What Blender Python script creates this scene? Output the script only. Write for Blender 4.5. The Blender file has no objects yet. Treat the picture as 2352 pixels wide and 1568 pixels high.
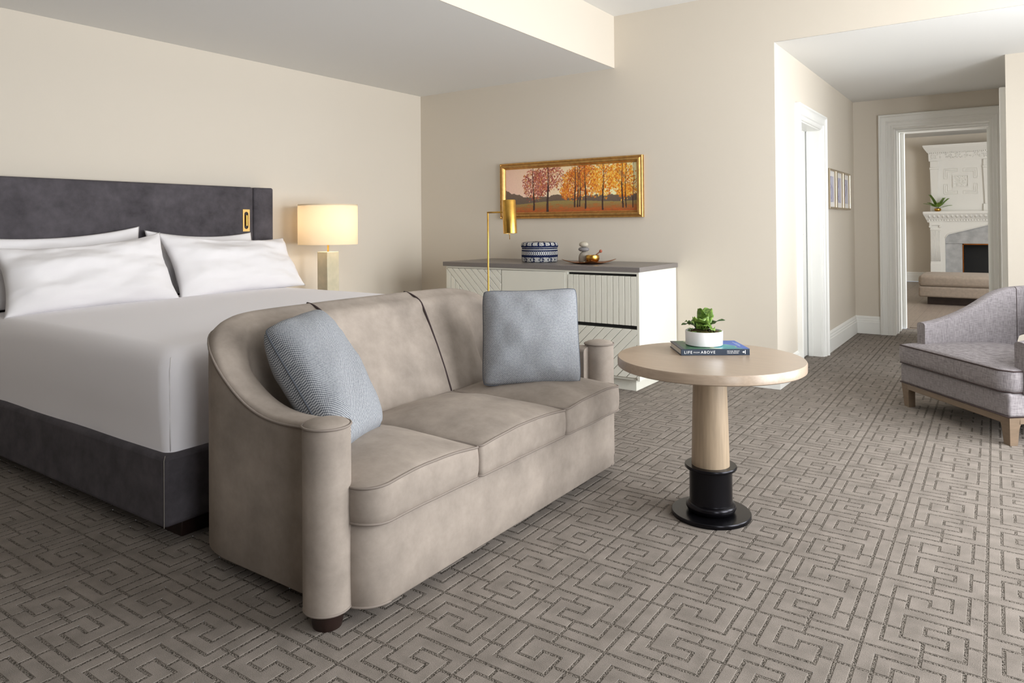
import bpy, bmesh, math, random
import numpy as np
from mathutils import Vector, Matrix, noise
random.seed(7)
rng = np.random.default_rng(7)
scene = bpy.context.scene
COL = scene.collection

# ------------------------------------------------------------------ camera
YAW, PITCH, ROLL = math.radians(34.8906), math.radians(0.5663), math.radians(-0.4462)
F_PX, PP_Y = 1635.04, 501.83
CAM = Vector((4.842, -5.350, 1.2))
def _basis():
    cy, sy, cp, sp = math.cos(YAW), math.sin(YAW), math.cos(PITCH), math.sin(PITCH)
    f = Vector((-sy * cp, cy * cp, sp)); r = Vector((cy, sy, 0)); u = r.cross(f)
    cr, sr = math.cos(ROLL), math.sin(ROLL)
    return r * cr + u * sr, u * cr - r * sr, f
_r, _u, _f = _basis()
cam_d = bpy.data.cameras.new('camera'); cam = bpy.data.objects.new('camera', cam_d); COL.objects.link(cam)
cam_d.sensor_width = 36.0; cam_d.sensor_fit = 'HORIZONTAL'; cam_d.lens = F_PX / 2352 * 36
cam_d.shift_y = -(784 - PP_Y) / 2352
cam_d.clip_start = 0.05; cam_d.clip_end = 100
m = Matrix((( _r.x, _u.x, -_f.x, CAM.x), (_r.y, _u.y, -_f.y, CAM.y), (_r.z, _u.z, -_f.z, CAM.z), (0, 0, 0, 1)))
cam.matrix_world = m
scene.camera = cam

# ------------------------------------------------------------------ world, lights, exposure
vs = scene.view_settings
vs.view_transform = 'Standard'; vs.look = 'None'; vs.gamma = 1.0; vs.use_curve_mapping = False
vs.exposure = -0.1
w = bpy.data.worlds.new('world'); scene.world = w; w.use_nodes = True
w.node_tree.nodes['Background'].inputs[0].default_value = (0.75, 0.86, 1.0, 1)
w.node_tree.nodes['Background'].inputs[1].default_value = 1.0
def area(name, loc, rot, sx, sy, power, color=(1, 1, 1), spread=180):
    l = bpy.data.lights.new(name, 'AREA'); l.shape = 'RECTANGLE'; l.size = sx; l.size_y = sy
    l.energy = power; l.color = color; l.spread = math.radians(spread)
    o = bpy.data.objects.new(name, l); COL.objects.link(o); o.location = loc; o.rotation_euler = rot
    return o
RX = 6.5           # window wall
DAY = (0.965, 0.985, 1.0)
WINS = [(-5.7, -4.6), (-3.3, -1.9), (-1.5, -0.1)]     # y ranges of the tall windows in the right wall
WZ = (0.35, 2.42)
for (a, b) in WINS:
    area('window_daylight', (RX + 0.12, (a + b) / 2, (WZ[0] + WZ[1]) / 2), (0, math.radians(90), 0), WZ[1] - WZ[0], b - a, 64 if a < -4 else 138 if a < -2 else 134, DAY)
area('window_daylight', (RX + 0.12, 1.05, 1.4), (0, math.radians(90), 0), 1.9, .6, 8, DAY)
area('window_daylight', (7.62, 5.3, 1.5), (0, math.radians(90), 0), 2.2, 2.2, 250, DAY)

# ------------------------------------------------------------------ helpers: materials
def lin(c):
    return tuple(((v / 255) / 12.92 if v / 255 <= 0.04045 else ((v / 255 + 0.055) / 1.055) ** 2.4) for v in c)
def N(nt, t, **kw):
    n = nt.nodes.new(t)
    for k, v in kw.items(): setattr(n, k, v)
    return n
def mat(name, rgb, rough=0.6, metal=0.0, var=0.0, vscale=3.0, vdetail=3.0, bump=0.0, bscale=200.0, sheen=0.0,
        spec=0.5, stretch=None, rgb2=None, coords='Object', coat=0.0, sheen_rough=0.4, nrough=0.5):
    m = bpy.data.materials.new(name); m.use_nodes = True; nt = m.node_tree
    b = nt.nodes['Principled BSDF']
    c = lin(rgb)
    b.inputs['Base Color'].default_value = (*c, 1); b.inputs['Roughness'].default_value = rough
    b.inputs['Metallic'].default_value = metal; b.inputs['Specular IOR Level'].default_value = spec
    if sheen:
        b.inputs['Sheen Weight'].default_value = sheen; b.inputs['Sheen Roughness'].default_value = sheen_rough
        b.inputs['Sheen Tint'].default_value = (*[min(1, x * 1.3 + .1) for x in c], 1)
    if coat: b.inputs['Coat Weight'].default_value = coat; b.inputs['Coat Roughness'].default_value = 0.15
    tc = N(nt, 'ShaderNodeTexCoord'); src = tc.outputs[coords]
    mp = N(nt, 'ShaderNodeMapping'); nt.links.new(src, mp.inputs[0])
    if stretch: mp.inputs['Scale'].default_value = stretch
    if var or rgb2:
        n = N(nt, 'ShaderNodeTexNoise'); n.inputs['Scale'].default_value = vscale; n.inputs['Detail'].default_value = vdetail; n.inputs['Roughness'].default_value = nrough
        nt.links.new(mp.outputs[0], n.inputs[0])
        r = N(nt, 'ShaderNodeValToRGB'); nt.links.new(n.outputs[0], r.inputs[0])
        r.color_ramp.elements[0].position = 0.3; r.color_ramp.elements[1].position = 0.7
        if rgb2: c0, c1 = c, lin(rgb2)
        else: c0 = [max(0, x * (1 - var)) for x in c]; c1 = [min(1, x * (1 + var)) for x in c]
        r.color_ramp.elements[0].color = (*c0, 1); r.color_ramp.elements[1].color = (*c1, 1)
        nt.links.new(r.outputs[0], b.inputs['Base Color'])
    if bump:
        n2 = N(nt, 'ShaderNodeTexNoise'); n2.inputs['Scale'].default_value = bscale; n2.inputs['Detail'].default_value = 2
        nt.links.new(mp.outputs[0], n2.inputs[0])
        bp = N(nt, 'ShaderNodeBump'); bp.inputs['Strength'].default_value = bump; bp.inputs['Distance'].default_value = 0.003
        nt.links.new(n2.outputs[0], bp.inputs['Height']); nt.links.new(bp.outputs[0], b.inputs['Normal'])
    return m
def attr_mat(name, rough=0.7, bump=0.0, bscale=300, spec=0.3):
    m = mat(name, (128, 128, 128), rough, bump=bump, bscale=bscale, spec=spec); nt = m.node_tree
    a = N(nt, 'ShaderNodeAttribute', attribute_name='Col')
    nt.links.new(a.outputs['Color'], nt.nodes['Principled BSDF'].inputs['Base Color'])
    return m
def weave_mat(name, ca, cb, scale, rough=0.85, var=0.12, bump=0.35, mixn=0.5):
    """two-tone basket weave on the UV map of a cushion"""
    m = mat(name, ca, rough, spec=0.2); nt = m.node_tree; b = nt.nodes['Principled BSDF']
    tc = N(nt, 'ShaderNodeTexCoord'); ck = N(nt, 'ShaderNodeTexChecker'); ck.inputs['Scale'].default_value = scale
    nt.links.new(tc.outputs['UV'], ck.inputs[0])
    n = N(nt, 'ShaderNodeTexNoise'); n.inputs['Scale'].default_value = scale * 0.55; n.inputs['Detail'].default_value = 1
    nt.links.new(tc.outputs['UV'], n.inputs[0])
    a = N(nt, 'ShaderNodeMath', operation='MULTIPLY_ADD'); a.inputs[1].default_value = 1 - mixn
    nt.links.new(ck.outputs['Fac'], a.inputs[0])
    s = N(nt, 'ShaderNodeMath', operation='MULTIPLY'); s.inputs[1].default_value = mixn; nt.links.new(n.outputs[0], s.inputs[0])
    nt.links.new(s.outputs[0], a.inputs[2])
    r = N(nt, 'ShaderNodeValToRGB'); r.color_ramp.elements[0].color = (*lin(ca), 1); r.color_ramp.elements[1].color = (*lin(cb), 1)
    r.color_ramp.elements[0].position = 0.15; r.color_ramp.elements[1].position = 0.85
    nt.links.new(a.outputs[0], r.inputs[0]); nt.links.new(r.outputs[0], b.inputs['Base Color'])
    bp = N(nt, 'ShaderNodeBump'); bp.inputs['Strength'].default_value = bump; bp.inputs['Distance'].default_value = 0.002
    nt.links.new(a.outputs[0], bp.inputs['Height']); nt.links.new(bp.outputs[0], b.inputs['Normal'])
    return m
def linen_mat(name, c0, c1):
    """slubby woven upholstery: threads along two axes"""
    m = mat(name, c0, 0.9, spec=0.2, sheen=0.15); nt = m.node_tree; b = nt.nodes['Principled BSDF']
    tc = N(nt, 'ShaderNodeTexCoord'); outs = []
    for sc in ((30, 30, 420), (260, 260, 25)):
        mp = N(nt, 'ShaderNodeMapping'); mp.inputs['Scale'].default_value = sc; nt.links.new(tc.outputs['Object'], mp.inputs[0])
        n = N(nt, 'ShaderNodeTexNoise'); n.inputs['Scale'].default_value = 1.0; n.inputs['Detail'].default_value = 2
        nt.links.new(mp.outputs[0], n.inputs[0]); outs.append(n.outputs[0])
    a = N(nt, 'ShaderNodeMath', operation='ADD'); nt.links.new(outs[0], a.inputs[0]); nt.links.new(outs[1], a.inputs[1])
    h = N(nt, 'ShaderNodeMath', operation='MULTIPLY'); h.inputs[1].default_value = 0.5; nt.links.new(a.outputs[0], h.inputs[0])
    r = N(nt, 'ShaderNodeValToRGB'); r.color_ramp.elements[0].position = 0.33; r.color_ramp.elements[1].position = 0.66
    r.color_ramp.elements[0].color = (*lin(c0), 1); r.color_ramp.elements[1].color = (*lin(c1), 1)
    nt.links.new(h.outputs[0], r.inputs[0]); nt.links.new(r.outputs[0], b.inputs['Base Color'])
    bp = N(nt, 'ShaderNodeBump'); bp.inputs['Strength'].default_value = 0.3; bp.inputs['Distance'].default_value = 0.002
    nt.links.new(h.outputs[0], bp.inputs['Height']); nt.links.new(bp.outputs[0], b.inputs['Normal'])
    return m

M = {}
M['wall'] = mat('wall_paint', (218, 209, 195), 0.85, bump=0.05, bscale=400, spec=0.2)
M['bounce_cut'] = mat('taupe_bounce_cut', (104, 93, 84), 0.9, bump=0.1, bscale=300, spec=0.1)  # invented dark finish for the unseen walls, lowers the bounced light
M['ceiling'] = mat('ceiling_paint', (232, 231, 228), 0.9, spec=0.2)
M['trim'] = mat('white_trim_paint', (240, 239, 234), 0.4, spec=0.4)
M['cab'] = mat('cabinet_paint', (232, 230, 218), 0.5, spec=0.35)
M['counter'] = mat('grey_stone_top', (120, 114, 111), 0.35, var=0.08, vscale=120)
M['black'] = mat('black_gap', (10, 10, 12), 0.6)
M['charcoal'] = mat('charcoal_velvet', (82, 78, 82), 0.85, var=0.34, vscale=7, vdetail=12, nrough=0.66, sheen=0.2, spec=0.15, bump=0.1, bscale=600)
M['velvet'] = mat('taupe_velvet', (154, 143, 133), 0.8, var=0.24, vscale=5.0, vdetail=12, nrough=0.68, sheen=0.15, spec=0.15, bump=0.06, bscale=700)
M['piping'] = mat('taupe_piping', (134, 123, 114), 0.8)
M['dark_piping'] = mat('dark_brown_piping', (58, 44, 44), 0.8)
M['white_cloth'] = mat('white_cotton', (240, 237, 238), 0.85, spec=0.15, bump=0.03, bscale=900, sheen=0.1)
M['sheet'] = mat('white_sheet', (246, 243, 246), 0.85, spec=0.15, bump=0.03, bscale=900, sheen=0.1)
M['dark_wood'] = mat('dark_stained_wood', (38, 24, 20), 0.35, var=0.2, vscale=20)
M['oak'] = mat('pale_oak', (160, 141, 118), 0.42, var=0.12, vscale=9, vdetail=5, stretch=(12, 12, 0.7), spec=0.4)
M['oak_top'] = mat('pale_oak_top', (168, 149, 130), 0.3, var=0.08, vscale=8, vdetail=5, stretch=(0.9, 14, 14), spec=0.5)
M['walnut'] = mat('taupe_wood', (122, 104, 86), 0.4, var=0.1, vscale=12, stretch=(1, 1, 6))
M['black_metal'] = mat('blackened_metal', (30, 29, 33), 0.25, metal=0.75, spec=0.5)
M['brass'] = mat('aged_brass', (205, 160, 78), 0.28, metal=1.0, var=0.15, vscale=25)
M['bronze'] = mat('bronze', (150, 92, 44), 0.35, metal=0.9, var=0.15, vscale=15)
M['gold'] = mat('gilt_frame', (196, 154, 92), 0.4, metal=0.8, var=0.18, vscale=30)
M['champagne'] = mat('champagne_metal', (196, 182, 158), 0.3, metal=0.8)
M['linen'] = linen_mat('grey_woven_upholstery', (112, 106, 109), (158, 152, 153))
M['weave'] = weave_mat('blue_grey_weave', (82, 87, 97), (186, 188, 191), 116, mixn=0.4)
M['soft_taupe'] = mat('taupe_wool', (128, 116, 104), 0.9, var=0.1, vscale=30, sheen=0.2)
M['marble'] = mat('grey_marble', (196, 197, 198), 0.3, rgb2=(168, 170, 172), vscale=9, vdetail=8)
M['onyx'] = mat('onyx', (226, 214, 186), 0.25, rgb2=(196, 190, 164), vscale=9, vdetail=6)
M['leaf'] = mat('green_leaf', (58, 100, 30), 0.4, rgb2=(148, 180, 84), vscale=75, spec=0.5)
M['leaf_dark'] = mat('dark_green_leaf', (36, 62, 22), 0.45, rgb2=(74, 100, 40), vscale=70)
M['moss'] = mat('moss', (70, 82, 20), 0.9, rgb2=(92, 56, 30), vscale=40, bump=0.8, bscale=300)
M['ceramic'] = mat('white_ceramic', (240, 239, 240), 0.35, spec=0.5)
M['stone_a'] = mat('pale_stone', (186, 178, 162), 0.7, var=0.12, vscale=40)
M['stone_b'] = mat('grey_stone', (128, 126, 126), 0.7, var=0.12, vscale=40)
M['stone_c'] = mat('beige_stone', (152, 144, 132), 0.7, var=0.15, vscale=40)
M['paper'] = mat('paper', (226, 220, 210), 0.9, var=0.1, vscale=1, stretch=(1, 1, 600))
M['spine'] = mat('navy_cover', (32, 46, 64), 0.35)
M['ink_white'] = mat('white_ink', (245, 245, 245), 0.6)
M['red_bead'] = mat('red_wood', (160, 84, 58), 0.5)
M['wood_dark_stick'] = mat('mallet_wood', (110, 64, 34), 0.5)
M['plank_floor'] = mat('grey_brown_plank', (128, 116, 106), 0.35, var=0.15, vscale=4, vdetail=5, stretch=(10, 0.8, 1))
M['col'] = attr_mat('printed_cover', 0.35, spec=0.5)
M['paint'] = attr_mat('oil_paint', 0.5, bump=0.1, bscale=250)
M['mud'] = attr_mat('printed_cotton', 0.9, bump=0.3, bscale=500, spec=0.1)

# carpet: plush pile, mottled by footfall, and the coarse looped groove
def carpet_pile():
    m = mat('carpet_pile', (168, 158, 147), 0.95, spec=0.05, sheen=0.1, sheen_rough=0.5); nt = m.node_tree; b = nt.nodes['Principled BSDF']
    tc = N(nt, 'ShaderNodeTexCoord')
    n1 = N(nt, 'ShaderNodeTexNoise'); n1.inputs['Scale'].default_value = 11; n1.inputs['Detail'].default_value = 4
    n2 = N(nt, 'ShaderNodeTexNoise'); n2.inputs['Scale'].default_value = 420; n2.inputs['Detail'].default_value = 2
    for n in (n1, n2): nt.links.new(tc.outputs['Object'], n.inputs[0])
    a = N(nt, 'ShaderNodeMath', operation='ADD'); nt.links.new(n1.outputs[0], a.inputs[0]); nt.links.new(n2.outputs[0], a.inputs[1])
    r = N(nt, 'ShaderNodeValToRGB'); r.color_ramp.elements[0].position = 0.35; r.color_ramp.elements[1].position = 0.66
    h = N(nt, 'ShaderNodeMath', operation='MULTIPLY'); h.inputs[1].default_value = 0.5; nt.links.new(a.outputs[0], h.inputs[0])
    r.color_ramp.elements[0].color = (*lin((112, 105, 98)), 1); r.color_ramp.elements[1].color = (*lin((148, 139, 131)), 1)
    nt.links.new(h.outputs[0], r.inputs[0]); nt.links.new(r.outputs[0], b.inputs['Base Color'])
    bp = N(nt, 'ShaderNodeBump'); bp.inputs['Strength'].default_value = 0.5; bp.inputs['Distance'].default_value = 0.003
    nt.links.new(n2.outputs[0], bp.inputs['Height']); nt.links.new(bp.outputs[0], b.inputs['Normal'])
    return m
def carpet_loop():
    m = mat('carpet_loop', (120, 113, 104), 0.95, spec=0.05); nt = m.node_tree; b = nt.nodes['Principled BSDF']
    tc = N(nt, 'ShaderNodeTexCoord'); v = N(nt, 'ShaderNodeTexVoronoi'); v.inputs['Scale'].default_value = 210
    nt.links.new(tc.outputs['Object'], v.inputs[0])
    r = N(nt, 'ShaderNodeValToRGB'); r.color_ramp.elements[0].position = 0.15; r.color_ramp.elements[1].position = 0.75
    r.color_ramp.elements[0].color = (*lin((146, 137, 128)), 1); r.color_ramp.elements[1].color = (*lin((80, 75, 69)), 1)
    nt.links.new(v.outputs['Distance'], r.inputs[0]); nt.links.new(r.outputs[0], b.inputs['Base Color'])
    bp = N(nt, 'ShaderNodeBump'); bp.inputs['Strength'].default_value = 0.9; bp.inputs['Distance'].default_value = 0.004; bp.invert = True
    nt.links.new(v.outputs['Distance'], bp.inputs['Height']); nt.links.new(bp.outputs[0], b.inputs['Normal'])
    return m
M['pile'] = carpet_pile(); M['loop'] = carpet_loop()

# ------------------------------------------------------------------ helpers: geometry
ROOTS = {}
class MB:
    def __init__(s): s.v = []; s.f = []
    def add(s, vs, fs):
        o = len(s.v); s.v += [Vector(p) for p in vs]; s.f += [tuple(i + o for i in f) for f in fs]; return s
    def box(s, x0, x1, y0, y1, z0, z1):
        return s.add([(x0,y0,z0),(x1,y0,z0),(x1,y1,z0),(x0,y1,z0),(x0,y0,z1),(x1,y0,z1),(x1,y1,z1),(x0,y1,z1)],
                     [(0,3,2,1),(4,5,6,7),(0,1,5,4),(1,2,6,5),(2,3,7,6),(3,0,4,7)])
    def lathe(s, prof, c=(0,0,0), n=48, a0=0.0):
        vs = []; fs = []; k = len(prof)
        for i in range(n):
            a = a0 + 2 * math.pi * i / n
            for (r, z) in prof: vs.append((c[0] + r * math.cos(a), c[1] + r * math.sin(a), c[2] + z))
        for i in range(n):
            j = (i + 1) % n
            for q in range(k - 1): fs.append((i*k+q, j*k+q, j*k+q+1, i*k+q+1))
        return s.add(vs, fs)
    def prism(s, poly, fn, d0, d1):
        """poly: 2-D convex outline; fn(a, b, d) -> point; extruded from d0 to d1"""
        n = len(poly)
        vs = [fn(a, b, d0) for a, b in poly] + [fn(a, b, d1) for a, b in poly]
        fs = [tuple(range(n)), tuple(range(2*n-1, n-1, -1))] + [(i, i+n, (i+1) % n + n, (i+1) % n) for i in range(n)]
        return s.add(vs, fs)
    def tube(s, pts, r, n=8, closed=False):
        pts = [Vector(p) for p in pts]; k = len(pts); rs = r if isinstance(r, (list, tuple)) else [r] * k
        vs = []; fs = []; up = None
        for i, p in enumerate(pts):
            t = (pts[(i+1) % k] - pts[i-1]) if closed else (pts[min(i+1, k-1)] - pts[max(i-1, 0)])
            t.normalize()
            if up is None: up = t.orthogonal().normalized()
            up = (up - t * up.dot(t)).normalized(); b = t.cross(up)
            for j in range(n):
                a = 2 * math.pi * j / n; vs.append(p + (up * math.cos(a) + b * math.sin(a)) * rs[i])
        for i in range(k if closed else k - 1):
            i2 = (i + 1) % k
            for j in range(n): fs.append((i*n+j, i*n+(j+1) % n, i2*n+(j+1) % n, i2*n+j))
        if not closed: fs += [tuple(range(n-1, -1, -1)), tuple(range((k-1)*n, k*n))]
        return s.add(vs, fs)
    def grid(s, rows, close_u=False):
        nr = len(rows); nc = len(rows[0]); vs = [p for r in rows for p in r]; fs = []
        for i in range(nr if close_u else nr - 1):
            i2 = (i + 1) % nr
            for j in range(nc - 1): fs.append((i*nc+j, i2*nc+j, i2*nc+j+1, i*nc+j+1))
        return s.add(vs, fs)
    def build(s, name, material, parent=None, smooth=False, bevel=0, segs=2, sub=0, angle=None, local=False, fixn=True):
        me = bpy.data.meshes.new(name)
        vs = s.v
        root = None
        if parent is not None:
            root = parent
            while root.parent: root = root.parent
            if not local and root.name in ROOTS:
                inv = ROOTS[root.name]; vs = [inv @ v for v in vs]
        me.from_pydata([tuple(v) for v in vs], [], s.f)
        if fixn:
            bm = bmesh.new(); bm.from_mesh(me); bmesh.ops.recalc_face_normals(bm, faces=bm.faces); bm.to_mesh(me); bm.free()
        mats = material if isinstance(material, list) else [material]
        for q in mats: me.materials.append(q)
        o = bpy.data.objects.new(name, me); COL.objects.link(o)
        if parent is not None: o.parent = parent
        if smooth:
            for p in me.polygons: p.use_smooth = True
            if angle: me.set_sharp_from_angle(angle=math.radians(angle))
        if bevel:
            b = o.modifiers.new('bevel', 'BEVEL'); b.width = bevel; b.segments = segs; b.limit_method = 'ANGLE'; b.angle_limit = math.radians(40)
            for p in me.polygons: p.use_smooth = True
            me.set_sharp_from_angle(angle=math.radians(30))
            b.harden_normals = False
        if sub:
            q = o.modifiers.new('subsurf', 'SUBSURF'); q.levels = sub; q.render_levels = sub
        return o
def tag(o, label=None, cat=None, group=None, kind=None):
    if label: o['label'] = label
    if cat: o['category'] = cat
    if group: o['group'] = group
    if kind: o['kind'] = kind
    return o
def thing(name, label, cat, loc=(0,0,0), rz=0.0, group=None):
    o = bpy.data.objects.new(name, None); COL.objects.link(o); o.location = loc; o.rotation_euler = (0, 0, rz)
    o.empty_display_size = 0.1
    ROOTS[o.name] = (Matrix.Translation(loc) @ Matrix.Rotation(rz, 4, 'Z')).inverted()
    return tag(o, label, cat, group)
def struct(name, mb, material, label=None, bevel=0, **kw):
    o = mb.build(name, material, bevel=bevel, **kw); tag(o, label, None, None, 'structure'); return o
def sub(name, mb, material, parent, **kw): return mb.build(name, material, parent, **kw)
def softbox(cx, cy, cz, hx, hy, hz, r, crown=0.0, n=14, crown_b=0.0, bulge=0.0):
    """rounded cushion block with a crowned top"""
    mb = MB(); 
    def ax(h):
        t = [-h + r * (1 - math.cos(q * math.pi / 8)) for q in range(0, 5)] if r else [-h]
        inner = [-h + r + (2 * h - 2 * r) * i / n for i in range(1, n)]
        return t + inner + [-v for v in reversed(t)]
    X, Y, Z = ax(hx), ax(hy), ax(hz)
    def mp(p):
        i = Vector((max(-hx + r, min(hx - r, p[0])), max(-hy + r, min(hy - r, p[1])), max(-hz + r, min(hz - r, p[2]))))
        d = Vector(p) - i
        q = i + d.normalized() * r if d.length > 1e-9 else Vector(p)
        u, v, t = p[0] / hx, p[1] / hy, p[2] / hz
        k = (1 - u * u) * (1 - v * v)
        k = max(0, k) ** 0.7
        if t > 0: q.z += crown * k * t
        else: q.z += crown_b * k * t
        if bulge:
            kz = 1 - t * t
            q.x += bulge * u * kz * (1 - v * v); q.y += bulge * v * kz * (1 - u * u)
        return (q.x + cx, q.y + cy, q.z + cz)
    for s in (-1, 1):
        mb.grid([[mp((x, y, s * hz)) for y in Y] for x in X])
        mb.grid([[mp((x, s * hy, z)) for z in Z] for x in X])
        mb.grid([[mp((s * hx, y, z)) for z in Z] for y in Y])
    return mb
def weld(o, d=1e-4):
    bm = bmesh.new(); bm.from_mesh(o.data); bmesh.ops.remove_doubles(bm, verts=bm.verts, dist=d)
    bmesh.ops.recalc_face_normals(bm, faces=bm.faces); bm.to_mesh(o.data); bm.free()
    for p in o.data.polygons: p.use_smooth = True
    return o
def pillow(name, corners, t, material, parent=None, n=36, ear=0.06, wr=0.010, seed=0, sag=0.0, back=0.5, piping=None, power=0.5, rnd=0.0):
    """cushion on a bilinear patch TL, TR, BR, BL; t = full thickness"""
    TL, TR, BR, BL = [Vector(c) for c in corners]
    nrm = ((TR - TL) + (BR - BL)).cross((TL - BL) + (TR - BR)).normalized()
    if nrm.dot(CAM - (TL + TR + BL + BR) / 4) < 0: nrm = -nrm
    def P(u, v):
        uu = u * (1 - ear * (1 - v * v) * u * u); vv = v * (1 - ear * (1 - u * u) * v * v)
        if rnd: k_ = 1 - rnd * abs(u * v) ** 7; uu *= k_; vv *= k_
        a, b = (uu + 1) / 2, (vv + 1) / 2
        p = TL * (1 - a) * b + TR * a * b + BR * a * (1 - b) + BL * (1 - a) * (1 - b)
        if sag: p = p + (BL - TL).normalized() * sag * (1 - uu * uu) * max(0, vv)
        return p
    def H(u, v): return (max(0, 1 - abs(u) ** 2.4) * max(0, 1 - abs(v) ** 2.4)) ** power
    us = [-math.cos(math.pi * i / n) * 0.45 + (-1 + 2 * i / n) * 0.55 for i in range(n + 1)]
    me = bpy.data.meshes.new(name); vs = []; fs = []; uv = []
    sz = (TR - TL).length
    idx = {}
    for side, th in ((0, t * (1 - back)), (1, -t * back)):
        for i, u in enumerate(us):
            for j, v in enumerate(us):
                edge = i in (0, n) or j in (0, n)
                if side == 1 and edge: idx[(1, i, j)] = idx[(0, i, j)]; continue
                p = P(u, v); h = H(u, v)
                cr = (abs(u * v)) ** 1.5
                nz = noise.noise(Vector((u * 2.2 + seed * 7, v * 2.2, side * 3.3))) * wr * 1.2
                ang = math.atan2(v, u)
                nz += math.sin(ang * 22 + 5 * noise.noise(Vector((u * 2, v * 2, seed)))) * wr * 0.5 * cr * h
                nz += noise.noise(Vector((u * 6 + seed, v * 6, side))) * wr * 0.35
                q = p + nrm * (th * h + nz * min(1, h * 1.6))
                idx[(side, i, j)] = len(vs); vs.append(q); uv.append(((u + 1) / 2, (v + 1) / 2))
    for side in (0, 1):
        for i in range(n):
            for j in range(n):
                f = (idx[(side,i,j)], idx[(side,i+1,j)], idx[(side,i+1,j+1)], idx[(side,i,j+1)])
                fs.append(f if side == 0 else tuple(reversed(f)))
    inv = Matrix.Identity(4)
    if parent is not None: inv = ROOTS[parent.name]
    me.from_pydata([tuple(inv @ p) for p in vs], [], fs); me.materials.append(material)
    ul = me.uv_layers.new(name='UVMap')
    for l in me.loops: ul.data[l.index].uv = uv[l.vertex_index]
    for p in me.polygons: p.use_smooth = True
    bm = bmesh.new(); bm.from_mesh(me); bmesh.ops.recalc_face_normals(bm, faces=bm.faces); bm.to_mesh(me); bm.free()
    o = bpy.data.objects.new(name, me); COL.objects.link(o); o.parent = parent
    if piping:
        loop = [P(u, -1) for u in us] + [P(1, v) for v in us[1:]] + [P(u, 1) for u in reversed(us[:-1])] + [P(-1, v) for v in reversed(us[1:-1])]
        MB().tube(loop, 0.003, 6, True).build('seam', piping, parent if parent else o, smooth=True)
    return o
def painted(name, P, cols, material, parent=None, close=False):
    """grid of points P[i][j] with per-vertex colours cols[i][j] (sRGB 0-255)"""
    nr, nc = len(P), len(P[0]); me = bpy.data.meshes.new(name)
    inv = Matrix.Identity(4)
    if parent is not None:
        root = parent
        while root.parent: root = root.parent
        inv = ROOTS.get(root.name, inv)
    vs = [tuple(inv @ Vector(p)) for r in P for p in r]; fs = []
    for i in range(nr if close else nr - 1):
        i2 = (i + 1) % nr
        for j in range(nc - 1): fs.append((i*nc+j, i2*nc+j, i2*nc+j+1, i*nc+j+1))
    me.from_pydata(vs, [], fs); me.materials.append(material)
    at = me.color_attributes.new('Col', 'FLOAT_COLOR', 'POINT')
    c = np.asarray(cols, dtype=float).reshape(-1, 3) / 255
    c = np.where(c <= 0.04045, c / 12.92, ((c + 0.055) / 1.055) ** 2.4)
    at.data.foreach_set('color', np.concatenate([c, np.ones((len(c), 1))], 1).astype(np.float32).ravel())
    for p in me.polygons: p.use_smooth = True
    bm = bmesh.new(); bm.from_mesh(me); bmesh.ops.recalc_face_normals(bm, faces=bm.faces); bm.to_mesh(me); bm.free()
    o = bpy.data.objects.new(name, me); COL.objects.link(o); o.parent = parent
    return o
def clip(poly, a, b, c):
    """keep the part of a convex polygon where a*x + b*y <= c"""
    out = []
    for i in range(len(poly)):
        p, q = poly[i], poly[(i + 1) % len(poly)]
        dp, dq = a*p[0] + b*p[1] - c, a*q[0] + b*q[1] - c
        if dp <= 0: out.append(p)
        if dp * dq < 0:
            t = dp / (dp - dq); out.append((p[0] + (q[0]-p[0]) * t, p[1] + (q[1]-p[1]) * t))
    return out

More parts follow.
